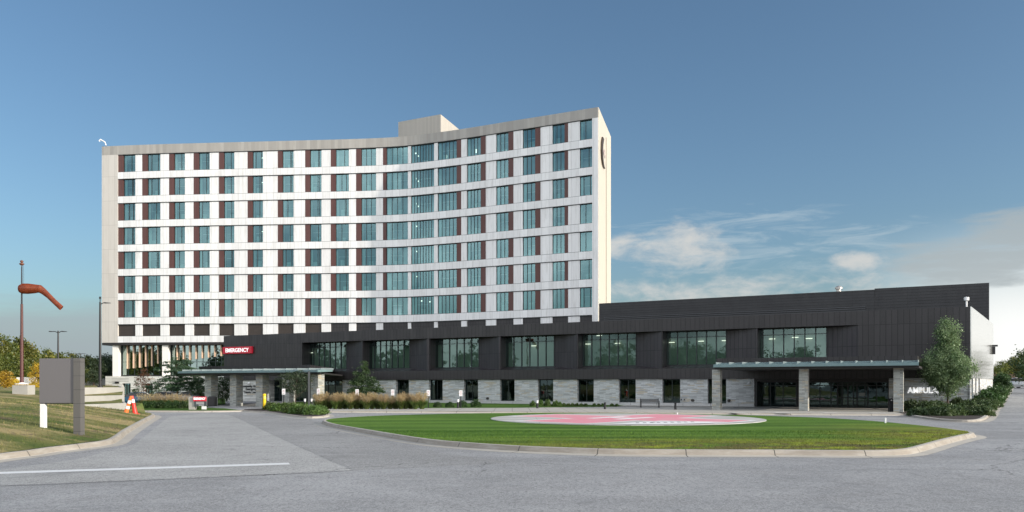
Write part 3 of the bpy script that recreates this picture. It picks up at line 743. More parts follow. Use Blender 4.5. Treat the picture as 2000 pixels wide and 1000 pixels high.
# the reflective side wall
sm_ = MT('side_metal'); X_, Y_, _z = sm_.xyz(sm_.tc.outputs['UV']); ln = sm_.math('LESS_THAN', sm_.math('FRACT', sm_.math('DIVIDE', X_, .52)), .03)
sm_.set(Base_Color=sm_.mix((.62, .62, .59), (.42, .42, .4), ln), Roughness=.16, Metallic=.8); sidem = sm_.m
mb = MB()
q0, q1 = (uR + .004, 0), (uR + SW.x, SW.y)
mb.hexa([(q0[0], q0[1], ZB), (q0[0] + .08, q0[1], ZB), (q1[0] + .08, q1[1], ZB), (q1[0], q1[1], ZB)],
        [(q0[0], q0[1], ZT), (q0[0] + .08, q0[1], ZT), (q1[0] + .08, q1[1], ZT), (q1[0], q1[1], ZT)])
mb.build('side_wall', sidem, wing)
def onside(s_, out=0): return (uR + SW.x * s_ + out, SW.y * s_)
def side_box(mb, s0, s1, z0, z1, out, mi=0, inn=.1):
    a, b = onside(s0), onside(s1)
    mb.hexa([(a[0] - inn, a[1], z0), (a[0] + out, a[1], z0), (b[0] + out, b[1], z0), (b[0] - inn, b[1], z0)],
            [(a[0] - inn, a[1], z1), (a[0] + out, a[1], z1), (b[0] + out, b[1], z1), (b[0] - inn, b[1], z1)], mi)
mb = MB()
for s0, s1 in ((.004, .03), (.09, .17), (.22, .30), (.36, 1.0)): side_box(mb, s0, s1, 0, ZB - .01, .02)
mb.build('side_stone', M['stone'], wing)
for s0, s1 in ((.03, .09), (.17, .22), (.30, .36)):
    mb = MB(); side_box(mb, s0, s1, .3, ZB - .02, -.05, 0, .2); mb.build('slot_window', M['glassd'], wing)
# roof-top louvred screen
mb = MB(); V0 = 20.5
mb.box(U(1170, V0), U(1708, V0), V0, V0 + 1.2, ZT - .4, 13.85)
mb.box(U(1708, V0) , U(1932, V0), V0 + .1, V0 + 5, ZT - .4, 13.98)
mb.build('roof_screen', M['screen'], wing)
mb = MB()
for z in np.arange(10.1, 12.0, .24): mb.box(U(1180, V0), U(1690, V0), V0 - .12, V0 - .01, z, z + .1)
mb.build('louvre_bank', plain('louvre_metal', (.055, .057, .064), .35), wing)
mb = MB(); uu = U(1637, V0 + 1); mb.lathe(uu, V0 + 1.6, [(.28, 13.8), (.28, 14.25), (.45, 14.3), (.45, 14.5), (.2, 14.7), (.01, 14.7)]); mb.build('vent_cap', plain('galvanised', (.5, .48, .45), .4, .6), wing)
mb = MB(); mb.tube([(uR - .3, .3, ZT), (uR - .3, .3, ZT + .55)], .08, 8); mb.lathe(uR - .3, .3, [(.1, ZT + .56), (.22, ZT + .62), (.22, ZT + .9), (.01, ZT + .95)]); mb.build('roof_camera', M['white'], wing)
mb = MB(); a = onside(.93, .1); mb.box(a[0], a[0] + .55, a[1], a[1] + .3, 6.9, 7.1); mb.box(a[0], a[0] + .3, a[1], a[1] + .3, 6.0, 6.88); mb.build('wall_floodlight', M['black'], wing)
# saw-tooth bays with big windows
bays = [(588, 597, 677, 707, 8), (708, 715, 800.5, 834, 8), (838, 843, 935.6, 975, 7), (977, 980.5, 1082.5, 1127, 7), (1128, 1130.5, 1242.5, 1292.5, 7), (1293.5, 1295.5, 1418.5, 1478, 7), (1479, 1480, 1614.5, 1675.8, 7)]
VG = 1.5
lamps = {0: [(.08, 6.9)], 1: [], 2: [], 3: [(.55, 7.1)], 4: [(.10, 7.15), (.62, 7.15), (.3, 8.1)], 5: [(.08, 7.1), (.55, 7.15), (.92, 7.15)], 6: [(.16, 7.2), (.5, 7.3), (.7, 7.15)]}
for bi, (e0, g0, g1, p1, npn) in enumerate(bays):
    a, b, c = U(e0, 0), U(g0, VG), U(g1, VG); d = U(p1, 0)
    nxt = U(bays[bi + 1][0], 0) if bi < 6 else d + .1
    mb = MB()
    q = [(c, VG), (d, .06), (d, 2.2), (c, 2.2)]
    mb.prism(q, ZF + .01, ZH - .01)
    mb.box(d + .002, nxt, .03, 2.2, ZF + .01, ZH - .01)
    mb.build('angled_panel', M['dark2'], wing)
    mb = MB(); mb.hexa([(a, 0.01, ZF), (d, 0.01, ZF), (c, VG, ZF), (a, VG, ZF)], [(a, 0.01, ZF + .02), (d, .01, ZF + .02), (c, VG, ZS), (a, VG, ZS)]); mb.build('sloping_sill', M['dark2'], wing)
    w = MB()
    w.box(a, c, VG, VG + .12, ZS, ZS + .08); w.box(a, c, VG, VG + .12, ZH - .1, ZH - .005)
    zt = ZH - .68
    w.box(a, c, VG + .01, VG + .11, zt - .035, zt + .035)
    bounds = [b] + [b + (c - b) * (k_ + .5) / (npn - .5) for k_ in range(npn)][:npn - 1] + [c]
    for xb in bounds: w.box(xb - .045, xb + .045, VG - .06, VG + .115, ZS + .08, ZH - .1)
    w.box(a, b - .05, VG, VG + .1, ZS + .08, ZH - .1)
    wo = w.build('window', M['mullion'], wing)
    mb = MB(); mb.poly([(b, VG + .05, ZS), (c, VG + .05, ZS), (c, VG + .05, ZH), (b, VG + .05, ZH)]); mb.build('glass', M['glass2'], wo)
    mb = MB(); mb.box(b, c, VG + .6, VG + .65, ZS, zt); mb.build('grey_green_backing', M['shade'], wo)  # plain backing tinted to stand in for trees reflected in the lower panes
    mb = MB(); mb.poly([(b, VG + .68, zt - .2), (c, VG + .68, zt - .2), (c, VG + .68, ZH), (b, VG + .68, ZH)]); mb.build('room_back', M['roomd'], wo)
    mb = MB()
    for f_, z_ in lamps[bi]:
        x_ = b + (c - b) * f_; mb.box(x_, x_ + .62, VG + .3, VG + .42, z_, z_ + .07)
    if lamps[bi]: mb.build('ceiling_lamp', M['lamp'], wo)
# ground floor stone, windows and base
lows = [(773.6, 798.6), (838, 864.5), (906, 933.6), (976.4, 1005), (1050.4, 1080.6), (1127.6, 1159.6), (1208.6, 1241.6), (1293.6, 1328.4), (1382.3, 1418.3)]
VS = .25
edges = [669] + [x for q in lows for x in q] + [1473]
for k_ in range(0, len(edges), 2):
    mb = MB(); mb.box(U(edges[k_], VS), U(edges[k_ + 1], VS), VS, 2.6, .42, ZB - .012)
    mb.build('stone_pier', M['stone'], wing)
mb = MB(); mb.box(U(669, VS), U(1473, VS), VS - .06, 2.6, 0, .42); mb.build('plinth', M['base'], wing)
for i, (x0, x1) in enumerate(lows):
    a, b = U(x0, VS), U(x1, VS)
    w = MB(); v = VS + .35
    w.box(a + .01, a + .09, v, v + .1, .43, ZB - .02); w.box(b - .09, b - .01, v, v + .1, .43, ZB - .02)
    w.box(a + .09, b - .09, v, v + .1, .43, .53); w.box(a + .09, b - .09, v, v + .1, ZB - .12, ZB - .02)
    w.box((a + b) / 2 - .03, (a + b) / 2 + .03, v, v + .1, .53, ZB - .12)
    wo = w.build('window', M['mullion'], wing)
    mb = MB(); mb.poly([(a + .09, v + .05, .53), (b - .09, v + .05, .53), (b - .09, v + .05, ZB - .12), (a + .09, v + .05, ZB - .12)]); mb.build('glass', M['glassd'], wo)
    mb = MB(); mb.box(a + .1, b - .1, v + .95, v + 1.0, .5, ZB - .1); mb.build('room_back', M['roomd'], wo)
# stone wall with lettering at the left entrance
mb = MB(); mb.box(uL + .01, U(520, VS), VS, 2.6, 0, ZB - .012); mb.build('stone_pier', M['stone3'], wing)
# left glazed entrance 520-669
def glazed(u0, u1, v, z0, z1, n, name='glazed_screen', gl='glassd', doors=()):
    w = MB(); dz = .09
    w.box(u0, u1, v, v + .12, z1 - .12, z1); w.box(u0, u1, v, v + .12, z0, z0 + dz)
    for k_ in range(n + 1):
        x = u0 + (u1 - u0) * k_ / n; w.box(x - .045, x + .045, v - .005, v + .125, z0 + dz, z1 - .12)
    w.box(u0, u1, v + .01, v + .11, 2.3, 2.38)
    wo = w.build(name, M['mullion'], wing)
    mb = MB(); mb.poly([(u0, v + .06, z0), (u1, v + .06, z0), (u1, v + .06, z1), (u0, v + .06, z1)]); mb.build('glass', M[gl], wo)
    return wo
wo = glazed(U(520, 1.8), U(669, 1.8), 1.8, 0, ZB - .05, 11)
mb = MB(); mb.box(U(668, 1.8) - 5.5, U(668, 1.8) - .3, 2.5, 2.52, .1, 2.3); mb.build('curtain', plain('dim_blind', (.10, .14, .14), .9), wo)
# right recessed entrance 1473-1735
VE = 1.9
wo = glazed(U(1480, VE), U(1555, VE), VE, .1, 2.75, 3)
mb = MB(); mb.box(U(1482, VE), U(1500, VE), VE + .5, VE + .52, .15, 2.5); mb.build('lit_room', M['warmroom'], wo)
wo = glazed(U(1580, VE), U(1735, VE), VE, .1, 2.75, 7)
for x0, x1, z0, z1, mt in ((1583, 1597, .4, 2.3, 'warmroom'), (1640, 1653, .4, 2.2, 'shade'), (1676, 1692, .3, 2.5, 'shade'), (1712, 1729, .3, 2.5, 'warmroom'), (1655, 1663, .4, 2.3, 'shade')):
    mb = MB(); mb.box(U(x0, VE), U(x1, VE), VE + .5, VE + .53, z0, z1); mb.build('lit_room', M[mt], wo)
w = MB()
for x in (1636, 1656, 1674, 1695): w.box(U(x, VE) - .06, U(x, VE) + .06, VE - .03, VE - .006, .1, 2.45)
w.box(U(1636, VE) + .06, U(1695, VE) - .06, VE - .03, VE - .008, 1.08, 1.16); w.box(U(1636, VE), U(1695, VE), VE - .03, VE - .006, 2.46, 2.56)
w.build('entrance_door', M['black'], wing)
mb = MB(); mb.box(U(1678, VE), U(1690, VE), VE - .05, VE - .04, 1.3, 1.62); mb.build('door_notice', plain('notice_paper', (.35, .36, .34), .7), wing)
mb = MB(); mb.box(U(1556, VE), U(1579, VE), VE, 2.6, 0, 2.75); mb.box(U(1474, 0), U(1750, 0), .3, 2.6, 2.76, ZB - .01); mb.build('entrance_header', M['soffit'], wing)
mb = MB(); mb.box(U(1736, VS), uR, VS, 2.6, .0, ZB - .012); mb.build('stone_pier', M['stone'], wing)
mb = MB(); mb.box(U(1474, VS) - .0, U(1478, VS), VS + .1, VE + .2, 0, 2.75); mb.build('door_jamb', M['black'], wing)
# small fittings on the stone
def shade_lamp(px, py, v=VS):
    a = U(px, v); x, z = a, ZC + (HZ - py) / F * W(a, v)[1]
    mb = MB(); mb.tube([(x, v, z + .12), (x, v - .12, z + .2), (x, v - .22, z + .14)], .02, 6)
    mb.lathe(x, v - .22, [(.05, z + .13), (.08, z + .08), (.26, z - .06), (.24, z - .07)]); return mb.build('wall_lamp', M['white'], wing)
shade_lamp(488, 748); shade_lamp(1464, 748)
for px in (953, 1353, 1424):
    a = U(px, VS); mb = MB(); mb.tube([(a, VS, .75), (a, VS - .18, .75), (a, VS - .26, .7)], [.16, .16, .1], 10); mb.build('hose_connection', plain('dark_brass', (.05, .045, .04), .4), wing)
mb = MB()
for px in (1331, 1337): a = U(px, VS); mb.tube([(a, VS, .8), (a, VS - .12, .8)], .08, 8)
mb.build('pipe_outlet', M['black'], wing)

def canopy(v0, px0, px1, z0, z1, cols, cw, roof, colpx_v, finstep, name='canopy', bend=0, rbend=0):
    c = MB(); a, b = U(px0, v0), U(px1, v0)
    c.hexa([(a, v0, z0), (b, v0, z0), (b + bend, -.02, z0), (a, -.02, z0)], [(a, v0, z0 + (z1 - z0) * .35), (b, v0, z0 + (z1 - z0) * .35), (b + bend, -.02, z0 + (z1 - z0) * .35), (a, -.02, z0 + (z1 - z0) * .35)])
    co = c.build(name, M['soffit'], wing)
    e = MB(); zz = z0 + (z1 - z0) * .35 + .002
    e.hexa([(a, v0 - .35, zz), (b, v0 - .35, zz), (b - .2, v0 + 2.2, zz + .1), (a + .2, v0 + 2.2, zz + .1)],
           [(a, v0 - .35, z1 - .1), (b, v0 - .35, z1 - .1), (b - .2, v0 + 2.2, z1 + .12), (a + .2, v0 + 2.2, z1 + .12)])
    e.build('glass_edge', M['steelgreen'], co)
    e = MB(); n = int((b - a) / finstep)
    for k_ in range(n + 1):
        x = a + .1 + (b - a - .2) * k_ / n; e.box(x - .02, x + .02, v0 + .2, v0 + 2.2, z1 - .05, z1 + .13)
    e.build('purlins', plain('grey_steel_' + name, (.16, .20, .21), .6), co)
    if roof:
        r0, r1, rv, rz = roof
        e = MB(); u0, u1 = U(r0, rv), U(r1, rv); e.hexa([(u0, rv, z1 + .125), (u1, rv, z1 + .125), (u1 + rbend, -.03, z1 + .125), (u0, -.03, z1 + .125)], [(u0, rv, rz), (u1, rv, rz), (u1 + rbend, -.03, rz), (u0, -.03, rz)]); e.build('upstand', M['dark'], co)
    for px in cols:
        x = U(px, colpx_v); e = MB(); e.box(x - cw / 2, x + cw / 2, colpx_v, colpx_v + cw, 0, z0 - .003)
        e.build('column', M['stone2'], co)
    return co
canopy(-12.4, 1395, 1795, 3.82, 4.36, (1398.5, 1569, 1754.5), .74, (1400, 1792, -9.0, 4.92), -11.3, 1.15)
canopy(-21.7, 352, 625, 3.55, 4.05, (406, 455, 506, 558, 614), 1.0, (388, 606, -18.0, 4.62), -20.6, 1.6, bend=U(672) - U(625, -21.7), rbend=U(655) - U(606, -18))

# lettering
def fit(o, w):
    xs_ = [v.co.x for v in o.data.vertices]; o.scale = (w / (max(xs_) - min(xs_)), 1, 1); return o
def wing_sign(name, label, cat, px, v):
    x, y = W(U(px, v), v); return thing(name, label, cat, (x, y, 0), RZ)
s = wing_sign('wall_sign', 'red illuminated EMERGENCY sign on the left end of the charcoal wing', 'sign', 438, -.02)
wS = U(494.5, 0) - U(438, 0)
mb = MB(); mb.box(0, wS, -.32, 0.0, 6.97, 7.98); mb.build('sign_box', M['red'], s, bevel=.02)
fit(text_obj('EMERGENCY', .80, M['letter'], s, 'sign_letters', (wS / 2, -.34, 7.2), (R(90), 0, 0), .01, 'CENTER', .02), wS * .80)
s = wing_sign('wall_lettering', 'white AMBULANCE lettering on the ledge stone wall behind the right tree', 'sign', 1773, VS)
fit(text_obj('AMBULANCE', .72, M['letter'], s, 'letters', (0, -.07, 1.66), (R(90), 0, 0), .05, 'LEFT', .025), U(1862, VS) - U(1773, VS))
s = wing_sign('wall_lettering', 'three lines of dark lettering on the pale stone wall under the left canopy', 'sign', 485, VS)
for i, (tx) in enumerate(('Community Hospital', 'Emergency', 'Trauma Center')):
    text_obj(tx, .48, M['blackletter'], s, 'text_line', (.55, -.03, 2.05 - i * .44), (R(90), 0, 0), .015, 'CENTER', .012)

# ---------------------------------------------------------------- curved white tower
ctrl = [(190, 303.8), (300, 299.4), (460, 295.3), (600, 291.8), (690, 289.4), (740, 287.6), (775, 285.6), (800, 283.6), (820, 281.4), (860, 276.3), (900, 270.9), (950, 263.3), (1000, 255.2), (1070, 244.6), (1145, 232.8), (1175, 228.2)]
HT = 40.7
raw = []
for px, yt in ctrl:
    Yv = F * HT / (HZ - yt); raw.append(((px - 1000) / F * Yv, Yv))
# resample as a smooth plan curve with arc length
dense = smooth_path(raw, 12); dense = [Vector(p) for p in dense]
for _ in range(30):
    dense = [dense[0]] + [(dense[i - 1] + dense[i] * 2 + dense[i + 1]) / 4 for i in range(1, len(dense) - 1)] + [dense[-1]]
SL = [0.0]
for a, b in zip(dense, dense[1:]): SL.append(SL[-1] + (b - a).length)
PXL = [1000 + F * p.x / p.y for p in dense]
def s_of(px): return float(np.interp(px, PXL, SL))
DX = [p.x for p in dense]; DY = [p.y for p in dense]
def C(s_): return Vector((float(np.interp(s_, SL, DX)), float(np.interp(s_, SL, DY))))
def Cn(s_):
    d = (C(min(s_ + .6, SL[-1])) - C(max(s_ - .6, 0))).normalized(); return Vector((-d.y, d.x))   # points back
def CP(s_, off): p = C(s_) + Cn(s_) * off; return (p.x, p.y)
def arc_box(mb, s0, s1, o0, o1, z0, z1, mi=0, step=1.25, uoff=0):
    """box bent along the curve: o0 = outer face offset, o1 = inner"""
    n = max(1, int((s1 - s0) / step + .5)); ssn = [s0 + (s1 - s0) * k_ / n for k_ in range(n + 1)]
    A = [CP(q, o0) for q in ssn]; B = [CP(q, o1) for q in ssn]
    for i in range(n):
        a, b, c, d = A[i], A[i + 1], B[i + 1], B[i]; u0, u1 = ssn[i] + uoff, ssn[i + 1] + uoff
        mb.poly(((*a, z0), (*b, z0), (*b, z1), (*a, z1)), mi, ((u0, z0), (u1, z0), (u1, z1), (u0, z1)))
        mb.poly(((*a, z1), (*b, z1), (*c, z1), (*d, z1)), mi); mb.poly(((*d, z0), (*c, z0), (*b, z0), (*a, z0)), mi)
        mb.poly(((*c, z0), (*d, z0), (*d, z1), (*c, z1)), mi)
    a, d = A[0], B[0]; mb.poly(((*d, z0), (*a, z0), (*a, z1), (*d, z1)), mi)
    a, d = A[-1], B[-1]; mb.poly(((*a, z0), (*d, z0), (*d, z1), (*a, z1)), mi)
FL = 4.3
def ZW(k_): return ZC + HT - FL * k_              # window head of storey k from the top
WH = 3.13
tower = thing('hospital_tower', 'tall white curved hospital tower with ribbon storeys and dark red window panels', 'building', (0, 0, 0))
cols = [(230, 240, 263.5, 'L'), (277, 287, 312.5, 'L'), (329.5, 339, 360.5, 'L'), (377.5, 387.5, 409, 'L'), (427, 436.5, 457, 'L'), (483, 492.5, 513, 'L'), (542, 551, 573, 'L'), (595.5, 605, 627.5, 'L'), (645.5, 655, 681, 'L'), (695, 705, 734, 'L'), (747.5, 754, 796, 'L'), (802, 802, 847, ''), (854, 891, 900, 'R'), (911, 938, 948, 'R'), (968, 992, 1002, 'R'), (1020, 1044.5, 1055, 'R'), (1078, 1102, 1109, 'R'), (1131.5, 1131.5, 1156.5, '')]
nmul = [2, 2, 2, 2, 2, 2, 2, 2, 2, 3, 4, 8, 5, 4, 3, 3, 3, 2]
sA, sZ = s_of(199), s_of(1168)
sI, sJ = s_of(230), s_of(1156.5)
PZ = ZC + 42.28
zbot = ZC + 7.35
# parapet, corner frames, spandrels, piers
mb = MB(); arc_box(mb, sA, sZ - .9, 0, 1.0, ZW(0), PZ); arc_box(mb, sZ - .9, sZ, 0.0, .2, ZW(0), PZ); mb.build('parapet', M['parapet'], tower)
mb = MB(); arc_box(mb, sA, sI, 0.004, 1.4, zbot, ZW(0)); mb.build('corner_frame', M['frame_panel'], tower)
mb = MB(); arc_box(mb, sJ, sZ - .9, 0.004, 1.4, zbot - 8, ZW(0)); arc_box(mb, sZ - .9, sZ, 0.004, .2, zbot - 8, ZW(0)); mb.build('corner_frame', M['panel'], tower)
for k_ in range(8):
    z1 = ZW(k_) - (WH if k_ < 7 else 2.15); z0 = ZW(k_ + 1) if k_ < 7 else zbot
    mb = MB(); arc_box(mb, sI, sJ, 0.0, 1.1, z0, z1); mb.build('spandrel', M['panel'], tower)
for k_ in range(8):
    mb = MB(); arc_box(mb, sI, sJ, .06, .34, ZW(k_) - .10, ZW(k_) - .003); mb.build('band_shadow', M['mullion'], tower)  # dark strip draws the shade line beneath each projecting band
    zz_ = ZW(k_) - (WH if k_ < 7 else 2.15); mb = MB(); arc_box(mb, sI, sJ, .06, .34, zz_ + .003, zz_ + .055); mb.build('sill_joint', M['mullion'], tower)
pe = [230] + [x for c_ in cols for x in (c_[0], c_[2])]
piers = [(cols[i][2], cols[i + 1][0]) for i in range(17)]
for x0, x1 in piers:
    mb = MB(); arc_box(mb, s_of(x0), s_of(x1), .14, 1.05, zbot + .3, ZW(0) - .02, step=9); mb.build('pier', M['panel'], tower)
# core behind the rooms
mb = MB(); n = 40; sq = [sA + .3 + (sZ - sA - .6) * k_ / n for k_ in range(n + 1)]
frontl = [CP(q, 2.6) for q in sq]
cR = C(sZ); eR = Vector((.244, .970)); bR = cR + eR * 15.5; cLv = C(sA); bL = cLv + Vector((.02, 1)) * 17
frontl[-1] = (cR.x + eR.x * 2.8 - .45, cR.y + eR.y * 2.8); frontl[-2] = (min(frontl[-2][0], frontl[-1][0] - .1), frontl[-2][1])
mb.prism(frontl + [(bR.x - .5, bR.y), (bL.x + .4, bL.y)], ZC + 1.2, PZ - .5); mb.build('core', M['soffit'], tower)
mb = MB()
p0 = cR + Vector((.0, .0)); 
mb.prism([(p0.x - .3, p0.y + .3), (p0.x + .09, p0.y + .06), (bR.x, bR.y), (bR.x - .6, bR.y + .1)], 0, PZ + .01); mb.build('end_wall', M['endwall'], tower)
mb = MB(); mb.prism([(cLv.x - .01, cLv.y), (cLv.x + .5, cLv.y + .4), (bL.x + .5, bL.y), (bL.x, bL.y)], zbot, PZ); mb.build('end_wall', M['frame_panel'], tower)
# vertical slot and crescent emblem on the end wall
def EW(t_, out): q = p0 + (bR - p0) * t_; nr = Vector((eR.y, -eR.x)); out += .09 * (1 - t_); return (q.x + nr.x * out, q.y + nr.y * out)
def zpx(py, t_): q = p0 + (bR - p0) * t_; return ZC + (HZ - py) / F * q.y
def t_of(px):
    lo, hi = 0, 1
    for _ in range(40):
        m_ = (lo + hi) / 2; q = p0 + (bR - p0) * m_
        if 1000 + F * q.x / q.y < px: lo = m_
        else: hi = m_
    return lo
ts = t_of(1183.5)
mb = MB(); a, b, c, d = EW(ts - .012, .005), EW(ts - .012, .02), EW(ts + .012, .02), EW(ts + .012, .005)
mb.prism([a, b, c, d], 8, zpx(269, ts)); mb.build('wall_joint', plain('joint', (.10, .07, .04), .8), tower)
mb = MB()
pts = [(1175.3, 270), (1173.6, 280), (1173, 295), (1173.8, 310), (1175.5, 322), (1177.5, 328)]
for (xa, ya), (xb, yb) in zip(pts, pts[1:]):
    ta, tb = t_of(xa), t_of(xb); za, zb_ = zpx(ya, ta), zpx(yb, tb); w_ = .045
    q = [(*EW(ta - w_, .25), za), (*EW(ta + w_, .25), za), (*EW(tb + w_, .25), zb_), (*EW(tb - w_, .25), zb_)]
    r = [(*EW(ta - w_, .02), za), (*EW(ta + w_, .02), za), (*EW(tb + w_, .02), zb_), (*EW(tb - w_, .02), zb_)]
    mb.poly(q[::-1]); 
    for i in range(4): mb.poly((q[i], q[(i + 1) % 4], r[(i + 1) % 4], r[i]))
mb.build('crescent_emblem', plain('bronze', (.05, .035, .025), .5), tower)
mb = MB()
for xa, ya in ((1177.2, 299), (1179, 297), (1178, 303), (1180, 308), (1177.6, 300)):
    ta = t_of(xa); z_ = zpx(ya, ta); a, b = EW(ta - .02, .12), EW(ta + .02, .12); mb.poly([(*a, z_), (*b, z_), (*b, z_ + .45), (*a, z_ + .4)])
mb.build('emblem_mark', plain('mauve', (.35, .24, .26), .6), tower)
# penthouse and roof camera
mb = MB(); Yp = 152.0
x0, x1, x2 = (778 - 1000) / F * Yp, (862 - 1000) / F * (Yp - 3), 0
zt_ = ZC + (HZ - 238) / F * Yp
e0 = Vector((x0, Yp)); e1 = Vector((x1, Yp - 4.4)); dd = Vector((.30, .954)); e2 = e1 + dd * 12; e3 = e0 + dd * 12
mb.prism([tuple(e0), tuple(e1), tuple(e2), tuple(e3)], PZ - 1, ZC + 48.6); mb.build('roof_penthouse', M['pent'], tower)
mb = MB(); q = P(206, 283, 145); mb.tube([(q[0], 145.2, PZ), (q[0] - .2, 145.2, PZ + .6), (q[0] - .9, 145, PZ + 1.0), (q[0] - 1.1, 145, PZ + .7)], [.1, .1, .12, .16], 8); mb.build('roof_camera', M['white'], tower)

rnd = random.Random(11)
# windows: each one frame with panes, red side panel and the room seen behind
def glass_poly(mb, s0, s1, off, z0, z1):
    n = max(1, int((s1 - s0) / 1.2)); q = [s0 + (s1 - s0) * k_ / n for k_ in range(n + 1)]
    for a, b in zip(q, q[1:]): mb.poly(((*CP(a, off), z0), (*CP(b, off), z0), (*CP(b, off), z1), (*CP(a, off), z1)), 0, ((a, z0), (b, z0), (b, z1), (a, z1)))
def make_window(ci, k_, bag=None):
    x0, xm, x1, side = cols[ci]
    z1, z0 = ZW(k_), ZW(k_) - WH
    s0, sm, s1 = s_of(x0), s_of(xm), s_of(x1)
    gs, ge = (sm, s1) if side != 'R' else (s0, sm)
    fr = bag['f'] if bag else MB(); off = .32
    arc_box(fr, gs, ge, off, off + .12, z0 + .0, z0 + .07, step=2); arc_box(fr, gs, ge, off, off + .12, z1 - .12, z1 - .005, step=2)
    W_ = ge - gs; nm = nmul[ci]
    if nm <= 2: mull = [gs + .04, ge - .04] + [gs + W_ * rnd.choice((.3, .66, .7, .45))] + ([gs + W_ * .8] if rnd.random() < .5 else [])
    else: mull = [gs + .04 + (W_ - .08) * i / nm for i in range(nm + 1)]
    for q in mull: arc_box(fr, q - .035, q + .035, off - .02, off + .1, z0 + .07, z1 - .12)
    gl = bag['g'] if bag else MB(); glass_poly(gl, gs, ge, off + .05, z0, z1)
    sp = bag['p'] if bag else MB()
    if side == 'L': arc_box(sp, s0, sm - .004, .13, .5, z0 + .01, z1 - .01, step=9)
    if side == 'R': arc_box(sp, sm + .004, s1, .13, .5, z0 + .01, z1 - .01, step=9)
    rm = bag['r'] if bag else MB(); glass_poly(rm, gs - .4, ge + .4, 2.3, z0, z1 + .3)
    cu = bag['c'] if bag else MB()
    arc_box(cu, gs + .05, gs + W_ * rnd.uniform(.06, .22), .6, .7, z0, z1, step=9)
    if rnd.random() < .75:
        a = gs + W_ * rnd.uniform(.12, .5); arc_box(cu, a, a + rnd.uniform(.45, .8), .9, 1.4, z0, z0 + rnd.uniform(.4, 1.3), step=9)
    if rnd.random() < .6: arc_box(cu, gs + W_ * .1, ge - W_ * rnd.uniform(0, .4), 1.2, 1.26, z0 + WH * .56, z0 + WH * .56 + .06, step=9)
    if rnd.random() < .4: arc_box(cu, gs + W_ * .2, ge - .1, .8, 1.2, z0, z0 + rnd.uniform(.15, .4), step=9)
    lm = bag['l'] if bag else MB()
    if ci == 11:
        for dx_, dz_ in ((.1, 1.9), (.2, 1.4)) if k_ < 3 else (((.15, 2.3),) if k_ < 6 else ((.35, 2.4), (.7, 2.2))):
            a = gs + W_ * dx_; arc_box(lm, a, a + .22, .8, .9, z0 + dz_ - .1, z0 + dz_ + .1, step=9)
    elif ci == 5 and k_ in (0, 1, 3): a = gs + W_ * .72; arc_box(lm, a, a + .45, .8, .9, z0 + 2.0, z0 + 2.12, step=9)
    elif ci == 13 and k_ == 0: arc_box(lm, gs + W_ * .5, gs + W_ * .56, .8, .9, z0 + .7, z0 + 1.3, step=9)
    if bag: return
    wo = fr.build('window', M['mullion'], tower)
    gl.build('glass', M['glass'], wo)
    if sp.f: sp.build('side_panel', M['brown'], wo)
    rm.build('room_back', M['room'], wo); cu.build('curtain', M['curtain'], wo)
    if lm.f: lm.build('ceiling_lamp', M['lamp'], wo)
allw = [(ci, k_) for ci in range(18) for k_ in range(7)]
allw.sort(key=lambda w: -((cols[w[0]][2] - cols[w[0]][0]) * (1 + .15 * (w[0] > 12))))
for ci, k_ in allw[:100]: make_window(ci, k_)
bag = {q: MB() for q in 'fgprcl'}
for ci, k_ in allw[100:]: make_window(ci, k_, bag)
wo = tag(bag['f'].build('window', M['mullion'], tower), kind='stuff')
tag(bag['g'].build('glass', M['glass'], wo), kind='stuff'); tag(bag['p'].build('side_panel', M['brown'], wo), kind='stuff')
tag(bag['r'].build('room_back', M['room'], wo), kind='stuff'); tag(bag['c'].build('curtain', M['curtain'], wo), kind='stuff')
if bag['l'].f: bag['l'].build('ceiling_lamp', M['lamp'], wo)
for ci in range(18):
    mb = MB(); s0, s1 = s_of(cols[ci][0]), s_of(cols[ci][2]); arc_box(mb, s0, s1, .3, .6, ZW(7) - 2.15, ZW(7), step=4)
    lo = mb.build('louvre_panel', M['louver' if ci < 8 else 'dark'], tower)
# glazed storey below, with fins and round-edged white columns
zg1, zg0 = zbot, ZC + 1.5
sg0, sg1 = s_of(216), s_of(520)
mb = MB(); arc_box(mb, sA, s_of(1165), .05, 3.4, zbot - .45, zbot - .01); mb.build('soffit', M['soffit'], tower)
w = MB()
for px in [228] + list(np.arange(239.5, 314, 12.55)) + list(np.arange(326.5, 440, 12.3)):
    q = s_of(px); arc_box(w, q - .04, q + .04, 1.62, 1.76, zg0, zg1 - .45)
arc_box(w, sg0, sg1, 1.6, 1.78, zg0, zg0 + .12, step=6); arc_box(w, sg0, sg1, 1.6, 1.78, ZC + 3.9, ZC + 3.98, step=6)
wo = w.build('glazed_storey', M['mullion'], tower)
mb = MB(); glass_poly(mb, sg0, sg1, 1.69, zg0, zg1 - .45); mb.build('glass', glass_mat('lounge_glass', (.3, .4, .36), (.75, .95, .9), .30), wo)
mb = MB(); glass_poly(mb, sg0, sg1, 3.4, zg0, zg1 - .45); mb.build('room_back', M['roomd'], wo)
for i, px in enumerate(list(np.arange(239.5, 312, 12.1)) + list(np.arange(338, 440, 12.4))):
    q = s_of(px); lw = ZC + (3.4 if i < 6 else 3.6 + .12 * (i - 6)) if True else 0
    zf_ = ZC + (HZ - ((720, 719, 718, 716, 715, 710)[i] if i < 6 else 703 - max(0, i - 8) * 1.5)) / F * 146
    mb = MB(); arc_box(mb, q - .09, q + .09, 1.3, 1.55, zf_, zg1 - .46); mb.build('fin', M['fin'], tower)
for px in (222, 319.5):
    q = s_of(px); c_ = CP(q, .9); mb = MB(); hw = .52
    mb.box(c_[0] - hw, c_[0] + hw, c_[1] - .5, c_[1] + .5, ZC + 1.36, zbot - .46); mb.build('column', M['col_white'], tower, bevel=.06)
